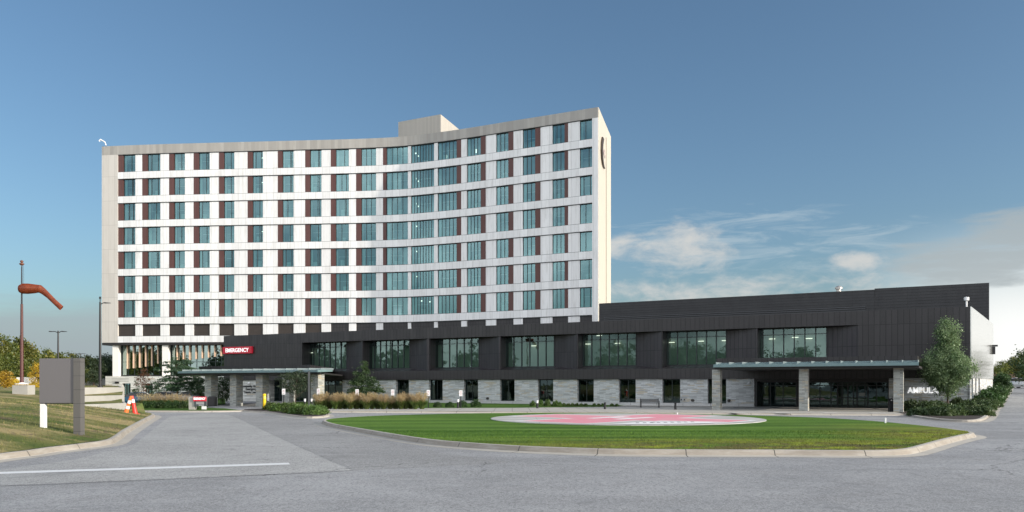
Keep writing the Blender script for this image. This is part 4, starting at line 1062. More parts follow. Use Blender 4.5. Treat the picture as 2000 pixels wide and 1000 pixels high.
# stone ground storey with openings
ops = [(243, 259, 749), (286, 302, 749), (335, 352, 750), (408, 428, 751)]
xs_ = [210] + [v for o_2 in ops for v in o_2[:2]] + [640]
ztop = ZC + 1.38
mb = MB()
for i in range(0, len(xs_), 2): arc_box(mb, s_of(xs_[i]), s_of(xs_[i + 1]), -.6, 3, 0, ztop, step=4)
for x0, x1, yt in ops: arc_box(mb, s_of(x0) + .003, s_of(x1) - .003, -.6, 3, ZC + .1, ztop, step=9)
mb.build('stone_base', M['stone3'], tower)
for x0, x1, yt in ops:
    w = MB(); a, b = s_of(x0), s_of(x1); n = 3
    for i in range(n + 1): q = a + .05 + (b - a - .1) * i / n; arc_box(w, q - .05, q + .05, -.2, 0, .02, ZC + .09)
    wo = w.build('window', M['mullion'], tower); mb = MB(); glass_poly(mb, a, b, -.1, 0, ZC + .1); mb.build('glass', M['glass'], wo)
    mb = MB(); glass_poly(mb, a, b, 1.2, 0, ZC + .1); mb.build('room_back', M['roomd'], wo)
    mb = MB(); arc_box(mb, a + .3, a + (b - a) * .45, .3, .35, 0, ZC, step=9); mb.build('curtain', M['curtain'], wo)
mb = MB(); q = s_of(233); arc_box(mb, q - .35, q + .35, -.75, -.605, ZC + .1, ZC + .42); mb.build('wall_vent', M['black'], tower)

# ---------------------------------------------------------------- plants
def leaves(cent, size, rng, flat_=0.0, asp=.6):
    n = len(cent)
    d = rng.normal(size=(n, 3)); d[:, 2] *= (1 - flat_); d /= np.linalg.norm(d, axis=1)[:, None] + 1e-9
    e = rng.normal(size=(n, 3)); e[:, 2] *= (1 - flat_); e -= (e * d).sum(1)[:, None] * d; e /= np.linalg.norm(e, axis=1)[:, None] + 1e-9
    s_ = size * rng.uniform(.6, 1.3, n)[:, None]
    a = d * s_ * .5; b = e * s_ * .5 * asp
    return np.stack([cent - a, cent - b * 1.0 + a * .1, cent + a, cent + b * 1.0 + a * .1], 1)
def crown_leaves(prof, z0, z1, nclus, per, lsize, cs, seed, flat_=0, squash=.7, inner=.45, asp=.6):
    """prof(t) = crown radius at height fraction t"""
    rng = np.random.default_rng(seed); ts_ = np.linspace(0, 1, 60); pr = np.array([prof(t_) for t_ in ts_])
    w = pr ** 1.6 + 1e-4; w /= w.sum()
    t_ = rng.choice(ts_, nclus, p=w) + rng.uniform(-.01, .01, nclus); t_ = np.clip(t_, 0, 1)
    rr = np.interp(t_, ts_, pr); an = rng.uniform(0, 2 * np.pi, nclus)
    lob = 1 + .16 * np.sin(an * 3 + t_ * 9 + seed) + .10 * np.sin(an * 5 - t_ * 14 + seed * 2)
    rad = rr * lob * np.sqrt(rng.uniform(inner ** 2, 1, nclus))
    cc = np.stack([rad * np.cos(an), rad * np.sin(an), z0 + (z1 - z0) * t_], 1)
    sz = cs * rng.uniform(.55, 1.35, nclus)
    pts = np.repeat(cc, per, 0) + rng.normal(size=(nclus * per, 3)) * np.repeat(sz, per)[:, None] * np.array([1, 1, squash])
    return leaves(pts, lsize, rng, flat_, asp), cc
def trunk_mesh(h, r, cc, seed, nb=9, z0=.3, lean=0):
    mb = MB(); rnd = random.Random(seed); top = h * .86
    path = [(0, 0, -.2)]; x = y = 0
    for k_ in range(1, 7):
        x += rnd.uniform(-.03, .03) * h * .3 + lean; y += rnd.uniform(-.03, .03) * h * .3; path.append((x, y, top * k_ / 6))
    mb.tube(path, [r * (1 - .82 * k_ / 6) * (1.25 if k_ == 0 else 1) for k_ in range(7)], 7)
    idx = list(range(len(cc))); rnd.shuffle(idx)
    for i in idx[:nb]:
        c = Vector(cc[i]); zb_ = max(h * z0 * .8, c.z - .35 * math.hypot(c.x, c.y) - .2 * h * rnd.random()); zb_ = min(zb_, top * .95)
        f = zb_ / top * 6; j = min(5, int(f)); b = Vector(path[j]).lerp(Vector(path[j + 1]), f - j)
        m_ = b.lerp(c, .5) + Vector((0, 0, -.04 * h))
        rr = r * (1 - .8 * zb_ / top) * .55; mb.tube([b, m_, c], [rr, rr * .6, rr * .2], 5)
    return mb
def tree(name, label, loc, h, prof, z0f, nclus, per, lsize, cs, leaf, seed, r=None, group=None, cat='tree', flat_=0, squash=.7, inner=.45, nb=10, lean=0, asp=.6):
    t_ = thing(name, label, cat, loc, random.Random(seed).uniform(0, 6), group)
    arr, cc = crown_leaves(prof, h * z0f, h, nclus, per, lsize, cs, seed, flat_, squash, inner, asp)
    trunk_mesh(h, r or h * .022, cc, seed, nb, z0f, lean).build('trunk', M['bark'], t_)
    quads_obj('crown', arr, M[leaf], t_)
    return t_
def round_prof(R_, top=.5):
    return lambda t_: R_ * (math.sin(math.pi * min(1, max(0, (t_ * .92 + .08)))) ** .55) * (1 - .25 * max(0, t_ - top))
# right hand maple: narrow top, full body
def maple_prof(t_):
    pts = [(0, .4), (.06, .85), (.16, 1.55), (.28, 1.95), (.4, 1.95), (.5, 1.6), (.56, .95), (.63, .8), (.8, 1.0), (.92, .7), (1, .12)]
    return float(np.interp(t_, [p[0] for p in pts], [p[1] for p in pts]))
Ym = 73.5; hm = 8.25
tree('maple_tree', 'upright young green tree standing in the shrub bed before the AMBULANCE lettering', ((1850 - 1000) / F * Ym, Ym, .15), hm, maple_prof, .165, 330, 80, .15, .24, 'leaf_light', 7, .09, squash=1.0, inner=.25)
# conical green tree in front of the third window bay
def cone_prof(t_): return float(np.interp(t_, [0, .08, .3, .6, .85, 1], [1.3, 2.1, 1.75, 1.0, .45, .05]))
Yc = 88.0
tree('young_conifer', 'dense dark green conical tree behind the grasses, left of the first stone pier windows', ((711 - 1000) / F * Yc, Yc, .12), 4.9, cone_prof, .22, 210, 60, .13, .17, 'leaf_green', 21, .07, squash=.5, inner=.15)
# layered tree at the left canopy
def tab_prof(t_): return float(np.interp(t_, [0, .08, .2, .3, .4, .52, .62, .75, .9, 1], [2.3, 3.5, 2.7, 3.3, 1.8, 1.4, 2.5, 1.5, 1.7, .3]))
Yt = 97.0
tree('layered_tree', 'spreading blue green tree with flat layered branches left of the red direction sign', ((347 - 1000) / F * Yt, Yt, .1), 5.6, tab_prof, .3, 230, 48, .17, .22, 'leaf_teal', 33, .08, flat_=.3, squash=.28, inner=.2, nb=16)
Yd = 84.0
def vase(t_): return float(np.interp(t_, [0, .15, .5, .8, 1], [.4, 1.2, 1.75, 1.5, .4]))
tree('sparse_tree', 'loose dark leaved small tree before the fourth canopy column', ((577 - 1000) / F * Yd, Yd, .1), 3.75, vase, .32, 115, 44, .12, .2, 'leaf_dark', 44, .06, squash=.5, nb=14, inner=.1)
tree('sparse_tree', 'thin reddish brown leaved small tree in front of the pale stone base of the tower', ((281 - 1000) / F * 118, 118, 0), 5.0, lambda t_: 1.1 * math.sin(math.pi * min(.98, t_ + .06)) ** .6, .25, 55, 22, .16, .2, 'leaf_red', 55, .05, inner=.1)
tree('green_tree', 'bushy green tree seen between the first two canopy columns', ((436 - 1000) / F * 104, 104, 0), 3.6, round_prof(1.15), .1, 80, 50, .15, .25, 'leaf_green', 66, .06)
tree('green_tree', 'tall narrow olive tree behind the layered tree, beside the first canopy column', ((386 - 1000) / F * 104, 104, 0), 4.1, round_prof(1.1), .08, 80, 50, .15, .25, 'leaf_shrub', 67, .06)
for px, h_, w_, lb in ((265.5, 2.5, .9, 'small conical evergreen by the tower stone wall behind the blue car'), (306, 1.9, 1.3, 'low cone of evergreen beside the dark doorway of the tower base')):
    tree('conical_evergreen', lb, ((px - 1000) / F * 119, 119, 0), h_ + .6, lambda t_, w_=w_: w_ * (1 - t_) ** .8 + .03, .05, 60, 40, .12, .13, 'leaf_green', int(px), .04, cat='shrub', squash=.6, inner=.1)
# shrubs
def shrub_mesh(name, rx, ry, h, nclus, per, lsize, cs, leaf, seed, parent=None, z=0, asp=.6, flat_=0):
    rng = np.random.default_rng(seed); u = rng.normal(size=(nclus, 3)); u /= np.linalg.norm(u, axis=1)[:, None]; u[:, 2] = np.abs(u[:, 2])
    rad = rng.uniform(.35, 1, nclus)[:, None] ** .5
    cc = u * rad * np.array([rx, ry, h]) * .93; pts = np.repeat(cc, per, 0) + rng.normal(size=(nclus * per, 3)) * cs
    pts[:, 2] = np.abs(pts[:, 2]) + .02 + z
    return quads_obj(name, leaves(pts, lsize, rng, flat_, asp), M[leaf], parent)
def shrub(name, label, x, y, z, rx, h, leaf, seed, group=None, dens=1.0, lsize=.1, cs=.07):
    o = shrub_mesh(name, rx, rx * .85, h, int(90 * dens), 26, lsize, cs, leaf, seed)
    o.location = (x, y, z); return tag(o, label, 'shrub', group)
ORD = ['first', 'second', 'third', 'fourth', 'fifth', 'sixth', 'seventh', 'eighth', 'ninth', 'tenth', 'eleventh', 'twelfth', 'thirteenth', 'fourteenth', 'fifteenth', 'sixteenth', 'seventeenth', 'eighteenth', 'nineteenth', 'twentieth']
for i, (px, w_, h_, Yv) in enumerate(((854.5, .42, .55, 84), (878, .42, .55, 84), (904, .47, .78, 84.5), (929.5, .58, .85, 84.5))):
    shrub('box_ball', '%s clipped round box ball from the left below the dark windows' % ORD[i], (px - 1000) / F * Yv, Yv, .12, w_ * 1.1, h_, 'leaf_hedge', 100 + i, 'clipped box balls', 1.6, .07, .05)
for i in range(14):
    px = 1093 + i * 8.3
    if px > 1150 and i % 4 == 3: continue
    Yv = 88
    shrub('small_shrub', '%s little tuft from the left in the low row along the stone wall' % ORD[i], (px - 1000) / F * Yv, Yv - i * .1, .12, .2, .3, 'leaf_lime', 130 + i, 'row of little tufts by the stone wall', .35, .09, .04)
for i, (px, w_, h_) in enumerate(((1041, .3, .55), (1056, .32, .7), (1070, .4, .75), (1085, .35, .55), (1092, .3, .4))):
    shrub('leafy_clump', '%s bright green clump from the left beside the bollard light at the stone wall' % ORD[i], (px - 1000) / F * 87.5, 87.5, .12, w_, h_, 'leaf_lime', 150 + i, 'bright green clumps by the stone wall', .7)
rnd = random.Random(8)
for i, (px, py, w_, h_) in enumerate(((530, 800, .85, .62), (545, 803, .8, .6), (558, 803, .85, .68), (571, 806, .85, .66), (585, 808, .9, .68), (598, 808.5, .8, .62), (612, 809.5, .85, .66), (625, 808.5, .75, .6), (572, 801, .8, .6), (600, 803, .8, .58))):
    x, y = G(px, py, .15); shrub('juniper', '%s low juniper in the little kerbed bed by the yellow bollard' % (ORD[i] + (' front' if i < 8 else ' back')), x, y, .14, w_, h_, 'leaf_lime', 170 + i, 'low junipers in the kerbed bed', 1.5, .13, .09)
# right bed: broad shrubs climbing with the drive
k_ = 0
for row, (py0, pxs, w_, h_) in enumerate(((811, (1800, 1822, 1843, 1862, 1882, 1900, 1915), 1.0, .95), (803, (1780, 1797, 1812, 1832, 1852, 1872, 1893, 1912, 1926), 1.05, 1.0), (797.5, (1778, 1800, 1824, 1870, 1888, 1905, 1922, 1934), 1.0, 1.1))):
    for px in pxs:
        x, y = G(px, py0 + rnd.uniform(-.8, .8), .15)
        if row == 2: y = min(y, 74); x = (px - 1000) / F * y
        shrub('spreading_shrub', '%s from the left in the %s row of spreading shrubs below the AMBULANCE wall' % (ORD[pxs.index(px)], ('front', 'middle', 'back')[row]), x, y, zr(x, y) + .1, w_ * rnd.uniform(.8, 1.1), h_ * rnd.uniform(.55, .95), 'leaf_shrub', 200 + k_, 'spreading shrubs in the right bed', 1.3, .15, .1); k_ += 1
for i, (px, Yv) in enumerate(((1930, 78), (1936, 84), (1941, 91), (1944, 98), (1949, 105), (1953, 112), (1957, 120), (1960, 128), (1945, 108), (1950, 118))):
    x = (px - 1000) / F * Yv
    shrub('hedge_shrub', '%s clipped green hedge shrub going up beside the climbing drive' % ORD[i], x, Yv, zr(x, Yv) + .1, 1.5, 1.25 if i < 4 else 2.2, 'leaf_hedge', 240 + i, 'hedge shrubs beside the climbing drive', 1.6, .2, .14)
# ornamental grasses: green blades, tan plumes
def grass_clump(label, x, y, z, h, r, seed, group, tan=.5):
    rng = np.random.default_rng(seed); t_ = thing('ornamental_grass', label, 'grass clump', (x, y, z), 0, group)
    def blades(n, hh, lean, wid, z0=0.0):
        a = rng.uniform(0, 2 * np.pi, n); b = np.sqrt(rng.uniform(0, 1, n)) * r * .35
        base = np.stack([b * np.cos(a), b * np.sin(a), np.full(n, z0)], 1)
        out = lean * r * rng.uniform(.3, 1.1, n); H_ = hh * rng.uniform(.7, 1.05, n)
        mid = base + np.stack([np.cos(a) * out * .35, np.sin(a) * out * .35, H_ * .6], 1); tip = base + np.stack([np.cos(a) * out, np.sin(a) * out, H_], 1)
        wv = rng.normal(size=(n, 3)); wv[:, 2] = 0; wv /= np.linalg.norm(wv, axis=1)[:, None]; wv *= wid
        return np.stack([base - wv, base + wv, mid + wv, mid - wv], 1), np.stack([mid - wv, mid + wv, tip + wv * .3, tip - wv * .3], 1), tip
    b1, b2, _ = blades(420, h * .62, 1.15, .014)
    quads_obj('blades', np.concatenate([b1, b2]), M['blade'], t_)
    b1, b2, tip = blades(int(230 * tan * 2), h, .9, .006)
    n = len(tip); pts = np.repeat(tip, 5, 0) + rng.normal(size=(n * 5, 3)) * np.array([.025, .025, .09]) - np.array([0, 0, .08])
    lv = leaves(pts, .09, rng, 0, .35)
    quads_obj('plumes', np.concatenate([b1, b2, lv]), M['plume'], t_)
    return t_
gx = [622, 632, 643, 655, 664, 674, 684, 696, 706, 716, 727, 738, 749, 762, 773, 783, 792, 802, 811, 824]
for i, px in enumerate(gx):
    Yv = 76.5 + (i % 3) * .5
    gap = i in (13,)
    grass_clump('%s tan plumed grass clump from the left in the long row behind the pale walk' % ORD[i], (px - 1000) / F * Yv, Yv, .12, 1.38 - (.45 if gap else 0) + .16 * math.sin(i * 2.1), .46 + .07 * math.sin(i * 3.7), 300 + i, 'long row of ornamental grasses', .5)
for i, px in enumerate((284, 297, 311, 326, 341, 355)):
    Yv = 80.5
    grass_clump('%s grass clump from left in the short row at the far kerb' % ORD[i], (px - 1000) / F * Yv, Yv, .12, 1.35, .75, 340 + i, 'short row of ornamental grasses by the direction sign', .28)
for i, px in enumerate((283, 298, 314, 330, 345, 358)):
    Yv = 78.8; shrub('low_shrub', '%s round green shrub from the left in front of the short row of grasses' % ORD[i], (px - 1000) / F * Yv, Yv, .12, .5, .78, 'leaf_hedge', 360 + i, 'round shrubs before the short grass row', 1.2, .1, .06)
x, y = G(384, 800, .1); shrub('low_shrub', 'small round green shrub at the foot of the red direction sign', x, y - .6, .12, .42, .6, 'leaf_hedge', 371, None, 1, .1, .06)

# woods on the left: individual trees sharing a few crowns
def wood_tree(h, R_, seed, leaf='leaf_bg', ls=.62, ncl=120, per=36):
    t_ = thing('broadleaf_tree', 'x', 'tree'); arr, cc = crown_leaves(round_prof(R_), h * .16, h, ncl, per, ls, h * .055, seed, 0, .7, .3)
    trunk_mesh(h, h * .022, cc, seed, 12, .2).build('trunk', M['bark'], t_); quads_obj('crown', arr, M[leaf], t_)
    return t_
protos = [wood_tree(14, 5.2, 501), wood_tree(11, 4.4, 502), wood_tree(12.5, 3.8, 503, ls=.55), wood_tree(13, 5.4, 504, 'leaf_dark')]
used = [False] * 4
def place(pi, x, y, z, s_, rot, label, group, sz=None):
    o = protos[pi]
    if used[pi]: o = copy_tree(o)
    used[pi] = True
    o.location = (x, y, z); o.rotation_euler = (0, 0, rot); o.scale = (s_, s_, s_ * (sz or 1)); o['label'] = label; o['group'] = group; return o
H0 = [14, 11, 12.5, 13]
lw = [(-25, 648, 120, 0), (2, 656, 124, 0), (30, 660, 130, 1), (52, 668, 134, 2), (72, 684, 140, 1), (90, 681, 138, 2), (104, 694, 150, 0), (120, 690, 142, 1), (136, 688, 148, 2), (152, 696, 150, 3), (168, 694, 152, 1), (184, 700, 146, 3), (198, 696, 156, 3), (212, 690, 160, 3), (224, 700, 170, 3), (62, 700, 118, 1), (110, 706, 120, 2), (14, 690, 112, 1), (40, 694, 108, 2), (160, 716, 124, 1), (182, 722, 122, 3)]
for i, (px, py, Yv, pi) in enumerate(lw):
    zt = ZC + (HZ - py) / F * Yv; zg = 2.1; s_ = (zt - zg) / H0[pi]
    lab = '%s tree from the left in the %s of woods past the grass bank' % (ORD[i] if i < 15 else ORD[i - 15], 'tall back line' if i < 15 else 'low front line')
    place(pi, (px - 1000) / F * Yv, Yv, zg, s_, i * 1.7, lab, 'trees of the woods on the left')
rw = [(1946, 716, 190, 1), (1957, 704, 200, 2), (1968, 712, 210, 1), (1979, 698, 230, 0), (1992, 690, 220, 0), (2008, 684, 210, 0), (2024, 680, 205, 1), (1950, 726, 165, 2), (1996, 712, 180, 1)]
for i, (px, py, Yv, pi) in enumerate(rw):
    zg = zr(60, 150) if True else 0; zt = ZC + (HZ - py) / F * Yv; s_ = (zt - zg) / H0[pi]
    place(pi, (px - 1000) / F * Yv, Yv, zg, s_, i * 2.3, '%s tree from the left in the line at the top of the climbing drive' % ORD[i], 'trees at the top of the climbing drive')
pr = wood_tree(7, 2.6, 520, 'leaf_green', .3, 60, 30); pr.name = 'street_tree'; pr.location = (65.5, 102, 1.2); pr['label'] = 'leafy tree reaching in from the right edge above the climbing drive'
for px, py, Yv, h_, R_, lb in ((12, 0, 84, 2.1, .55, 'golden yellow bush tree left of the windsock pole'), (70, 0, 100, 3.1, .85, 'pale golden tree just right of the windsock pole'), (28, 0, 96, 1.0, .6, 'low golden bush beside the pale block wall')):
    tree('golden_tree', lb, ((px - 1000) / F * Yv, Yv, 2.05), h_, round_prof(R_), .08, 60, 34, .13, .14, 'leaf_yellow', int(px) + 600, .06, None, inner=.15)
# orange bedding at the crest
for i in range(7):
    Yv = 92; px = 20 + i * 8; shrub('flower_clump', '%s orange bedding clump from the left at the crest behind the windsock' % ORD[i], (px - 1000) / F * Yv, Yv, 2.05, .5, .38, 'leaf_yellow', 620 + i, 'orange bedding clumps on the crest', .5, .12, .08)
# woods behind the photographer, seen in the glass
rng = np.random.default_rng(9); allq = []
for i in range(62):
    a = R(120 + i * 3.0); d_ = rng.uniform(70, 105); x, y = d_ * math.sin(a) * 1.3, d_ * math.cos(a)
    if i > 50: x, y = -96 - rng.uniform(0, 30) - (i - 51) * 3, 36 + (i - 51) * 5.5
    h_ = rng.uniform(11, 17)
    arr, cc = crown_leaves(round_prof(rng.uniform(4.5, 6.5)), 1.2, h_, 70, 20, 1.1, .9, 700 + i); arr = arr + np.array([x, y, 0]); allq.append(arr)
wd = quads_obj('woods', np.concatenate(allq), M['leaf_dark']); tag(wd, 'dense green woods across the road, mirrored in the glass', 'woods', kind='stuff')
# short blades that break the edges of the lawns
def tufts(name, poly, zf, n, hgt, mat, seed, pred=None):
    rng = random.Random(seed); xs_ = [p[0] for p in poly]; ys_ = [p[1] for p in poly]; out = []
    def inside(x, y):
        c = False; j = len(poly) - 1
        for i in range(len(poly)):
            xi, yi = poly[i]; xj, yj = poly[j]
            if (yi > y) != (yj > y) and x < (xj - xi) * (y - yi) / (yj - yi) + xi: c = not c
            j = i
        return c
    while len(out) < n:
        x, y = rng.uniform(min(xs_), max(xs_)), rng.uniform(min(ys_), max(ys_))
        if not inside(x, y) or (pred and not pred(x, y)): continue
        z = zf(x, y) - .01; a = rng.uniform(0, 6.3); w = .014; h_ = hgt * rng.uniform(.4, 1.2); lx, ly = rng.uniform(-.5, .5) * h_, rng.uniform(-.5, .5) * h_
        c_, s_ = math.cos(a) * w, math.sin(a) * w
        out.append(((x - c_, y - s_, z), (x + c_, y + s_, z), (x + lx + c_ * .2, y + ly + s_ * .2, z + h_), (x + lx - c_ * .2, y + ly - s_ * .2, z + h_)))
    o = quads_obj(name, np.array(out), mat); return o
M['blade_dry'] = foliage('bank_blades', (.14, .16, .05), (.32, .28, .13), None, .4, .3)
M['blade_lawn'] = foliage('lawn_blades', (.045, .11, .016), (.11, .20, .03), (.22, .22, .05), .22, .3)
tag(tufts('grass', island, zi, 26000, .055, M['lawn'], 1, lambda x, y: y < 40 and math.hypot(x - PC[0], y - PC[1]) > PR + .05), 'short green grass of the helipad island', 'grass', kind='stuff')
near = [p for p in ib if p[1] > 18]
bp = [q for q in near if q[1] < 62] + [(-40, 60), (-50, 18)]
tag(tufts('grass', bp, zb, 30000, .085, M['bank'], 2), 'dry mown grass of the bank on the left', 'grass', kind='stuff')

# ---------------------------------------------------------------- street furniture and vehicles
# blank grey monument sign
sg = thing('monument_sign', 'blank grey panel sign on one white and one grey post on the grass bank', 'sign', (0, 0, 0))
Ys = 33.4
def SX(px): return (px - 1000) / F * Ys
def SZ(py): return ZC + (HZ - py) / F * Ys
greym = seam_metal('sign_grey', (.145, .138, .145), 9, .5, .001, var=.02)
mb = MB(); mb.box(SX(77), SX(144.5), Ys, Ys + .22, SZ(787), SZ(700)); mb.build('panel', greym, sg, bevel=.01)
mb = MB(); mb.box(SX(77.5), SX(144), Ys + .02, Ys + .2, SZ(787) - .035, SZ(787) - .002); mb.build('panel_edge', M['black'], sg)
gp = MT('post_grey'); X_, Y_, _z = gp.xyz(gp.tc.outputs['UV']); ln = gp.math('LESS_THAN', gp.math('FRACT', gp.math('DIVIDE', Y_, .565)), .025)
gp.set(Base_Color=gp.mix((.11, .105, .10), (.03, .03, .03), ln), Roughness=.55)
mb = MB(); mb.box(SX(144.7), SX(158.5), Ys - .06, Ys + .28, -.1, SZ(699.5)); mb.build('post', gp.m, sg, bevel=.01)
mb = MB(); mb.box(SX(77.5), SX(86.5), Ys + .02, Ys + .2, -.1, SZ(787) - .037); mb.build('post', M['white'], sg, bevel=.01)
# windsock on its pole and block
Yw = 70.0; wx = (42.5 - 1000) / F * Yw; zg = 1.86
ws = thing('windsock', 'red brown windsock on a tall tapered pole with white base flange', 'windsock', (wx, Yw, 0))
def wz(py): return ZC + (HZ - py) / F * Yw
rust = plain('rust_pole', (.085, .025, .022), .5); steel = plain('dark_steel', (.03, .03, .035), .4)
mb = MB(); mb.tube([(0, 0, wz(750)), (0, 0, wz(594))], [.15, .10], 12); mb.build('pole', rust, ws)
mb = MB(); mb.tube([(0, 0, wz(594) + .003), (0, 0, wz(520))], [.07, .05], 8); mb.build('mast', steel, ws)
mb = MB(); mb.lathe(0, 0, [(.05, wz(519)), (.2, wz(516)), (.2, wz(515)), (.07, wz(513)), (.13, wz(511)), (.13, wz(509.5)), (.02, wz(508))], 12); mb.build('obstruction_lamp', plain('rust_lamp', (.16, .06, .035), .5), ws)
mb = MB(); mb.tube([(.12, 0, wz(517)), (.17, 0, wz(535)), (.17, 0, wz(556))], .012, 5)
for py in (556.5, 564, 573): mb.tube([(-.28 if py == 564 else -.05, 0, wz(py)), (.16, 0, wz(py))], .035, 6)
mb.build('swivel_arm', steel, ws)
mb = MB()
path = [(39, 564, .66), (44, 564, .84), (55, 564.3, .86), (68, 564.2, .74), (78, 564, .64), (85, 569, .52), (95, 578, .42), (107, 590, .40), (120, 602, .42)]
rows = []; nn_ = 16
rr_ = random.Random(4)
for i, (px, py, rd) in enumerate(path):
    c = Vector(((px - 42.5) / F * Yw, 0, wz(py)))
    a, b = path[max(i - 1, 0)], path[min(i + 1, len(path) - 1)]; d = Vector((b[0] - a[0], 0, -(b[1] - a[1]))).normalized(); up = Vector((-d.z, 0, d.x))
    rows.append([c + up * math.cos(q) * rd * .5 * 2 * (.5 + .02 * math.sin(q * 3 + i)) * 2 * .5 * 2 * .52 + Vector((0, 1, 0)) * math.sin(q) * rd * .5 * (1 if i < 5 else .55) for q in [2 * math.pi * k_ / nn_ for k_ in range(nn_)]])
for i in range(len(rows) - 1):
    for k_ in range(nn_): mb.poly((rows[i][k_], rows[i][(k_ + 1) % nn_], rows[i + 1][(k_ + 1) % nn_], rows[i + 1][k_]))
so = mb.build('sock', foliage('sock_cloth', (.19, .030, .010), (.32, .065, .022), None, 2.2, .35), ws, smooth=True)
mb = MB(); mb.lathe(0, 0, [(.55, wz(750) - .02), (.5, wz(750) + .03), (.22, wz(750) + .04), (.19, wz(750) + .12)], 16); mb.build('flange', M['white'], ws)
mb = MB(); mb.box(wx - .48, wx + .82, Yw - .55, Yw + .55, 1.0, wz(752.3)); tag(mb.build('concrete_block', M['bankwall'], bevel=.02), 'pale concrete footing block under the windsock pole', 'concrete block')
# lamp posts
def lamp_post(label, px, ytop, Yv, zg, arms, r=.13, group='tall dark lamp posts'):
    x = (px - 1000) / F * Yv; t_ = thing('street_lamp', label, 'street lamp', (x, Yv, zg), 0, group)
    H_ = ZC + (HZ - ytop) / F * Yv - zg
    mb = MB(); mb.tube([(0, 0, 0), (0, 0, H_)], [r, r * .6], 10); mb.build('pole', M['black'], t_)
    mb = MB(); mb.lathe(0, 0, [(r * 1.9, 0), (r * 1.9, .25), (r * 1.05, .3)], 12); mb.build('base', M['black'], t_)
    for s_, L_ in arms:
        mb = MB(); z = H_ - .08
        mb.tube([(0, 0, z - .2), (s_ * .35, 0, z - .02), (s_ * .6, 0, z)], .05, 6)
        x0, x1 = sorted((s_ * .5, s_ * (.5 + L_))); mb.hexa([(x0, -.2, z - .07), (x1, -.14, z - .05), (x1, .14, z - .05), (x0, .2, z - .07)], [(x0, -.17, z + .06), (x1, -.1, z + .0), (x1, .1, z + .0), (x0, .17, z + .06)])
        mb.build('lamp_head', M['black'], t_)
    return t_
lp = lamp_post('tall dark lamp post with one arm beside the left edge of the tower', 195.5, 590, 95, 2.0, [(1, .7)], .16)
mb = MB(); H_ = ZC + 160 / F * 95 - 2.0; mb.lathe(0, 0, [(.05, H_), (.05, H_ + .35), (.12, H_ + .4), (.12, H_ + .6), (.01, H_ + .65)], 8); mb.build('photocell', M['black'], lp)
lamp_post('dark lamp post with two arms rising behind the grey sign', 113.5, 646, 105, 2.1, [(1, .6), (-1, .6)], .14)
lamp_post('small distant lamp post with short arms over the woods', 157, 690, 200, 2.0, [(1, .9), (-1, .6)], .12)
# slim pole before the left canopy
x, y = G(603.5, 808, .15)
fp = thing('slim_pole', 'slim grey square pole in the juniper bed before the last canopy column', 'pole', (x, y, .14))
mb = MB(); mb.box(-.07, .07, -.07, .07, 0, ZC + (HZ - 725) / F * y - .14); mb.build('shaft', plain('pole_grey', (.07, .075, .08), .5), fp, bevel=.01)
mb = MB(); mb.box(-.14, .14, -.14, .14, -.02, .03); mb.build('base_plate', M['black'], fp)
# parking signs
xs_s = ((554, 765, 796.5), (622, 764.5, 797), (697.5, 766, 797.5), (767, 766.5, 797.5), (836.5, 767.5, 797.5), (900, 768, 797))
wherep = ['before the fourth canopy column', 'before the last canopy column', 'before the conical tree', 'just right of the conical tree', 'before the second stone window', 'beside the right pair of box balls']
txtm = plain('sign_print', (.45, .25, .26), .6)
for i, (px, py, pb) in enumerate(xs_s):
    x, y = G(px, pb, .12); k_ = F / y
    t_ = thing('parking_sign', 'small white parking sign on a black post %s' % wherep[i], 'sign', (x, y, .1), 0, 'small white parking signs')
    zc_ = ZC + (HZ - py) / k_ - .1
    mb = MB(); mb.box(-.045, .045, .012, .07, -.05, zc_ + .1); mb.build('post', M['black'], t_)
    mb = MB(); mb.box(-.165, .165, -.005, .01, zc_ - .29, zc_ + .29); mb.build('plate', plain('sign_white%d' % i, (.75, .75, .76), .4, var=.02), t_, bevel=.004)
    mb = MB(); mb.box(-.1, .1, -.009, -.0055, zc_ + .1, zc_ + .16); mb.box(-.12, .12, -.009, -.0055, zc_ - .02, zc_ + .02); mb.box(-.08, .08, -.009, -.0055, zc_ - .18, zc_ - .13); mb.build('print', txtm, t_)
# bollard lights
bl3 = [(524, 778, 794, 'W', 'right of the yellow bollard'), (595.5, 779, 797, 'W', 'left of the slim grey pole'), (608.5, 779, 797, 'W', 'just right of the slim grey pole'), (616.5, 780, 797, 'W', 'before the last canopy column'), (754, 781, 797.5, 'W', 'in the middle of the long row of grasses'), (894.5, 780, 797, 'W', 'between the two pairs of box balls'), (1049.5, 782, 797.5, 'W', 'beside the bright green clumps'), (1181.5, 786, 799, 'B', 'left of the bench'), (1319, 786, 800, 'B', 'right of the bench')]
for px, yt, yb, kd, wh in bl3:
    x, y = G(px, yb, .15); H_ = ZC + (HZ - yt) / F * y - .15
    t_ = thing('bollard_light', '%s bollard light %s' % ('black' if kd == 'B' else 'white headed', wh), 'bollard light', (x, y, .15), 0, 'bollard lights along the walk')
    mb = MB(); mb.lathe(0, 0, [(.13, 0), (.13, .03), (.105, .04), (.105, H_ - .26)], 12); mb.build('post', M['black'], t_)
    mb = MB(); mb.lathe(0, 0, [(.09, H_ - .258), (.10, H_ - .03), (.1, H_ - .025)], 12); mb.build('lens', M['white'] if kd == 'W' else M['black'], t_)
    mb = MB(); mb.lathe(0, 0, [(.12, H_ - .022), (.12, H_), (.02, H_ + .02)], 12); mb.build('cap', M['white'] if kd == 'W' else M['black'], t_)
x, y = G(516.5, 800, .15); H_ = ZC + (HZ - 769) / F * y - .15
yb_ = thing('yellow_bollard', 'bright yellow steel bollard at the kerb between the canopy and the junipers', 'bollard', (x, y, .15))
yel = plain('yellow_paint', (.85, .55, .0), .4, var=.05)
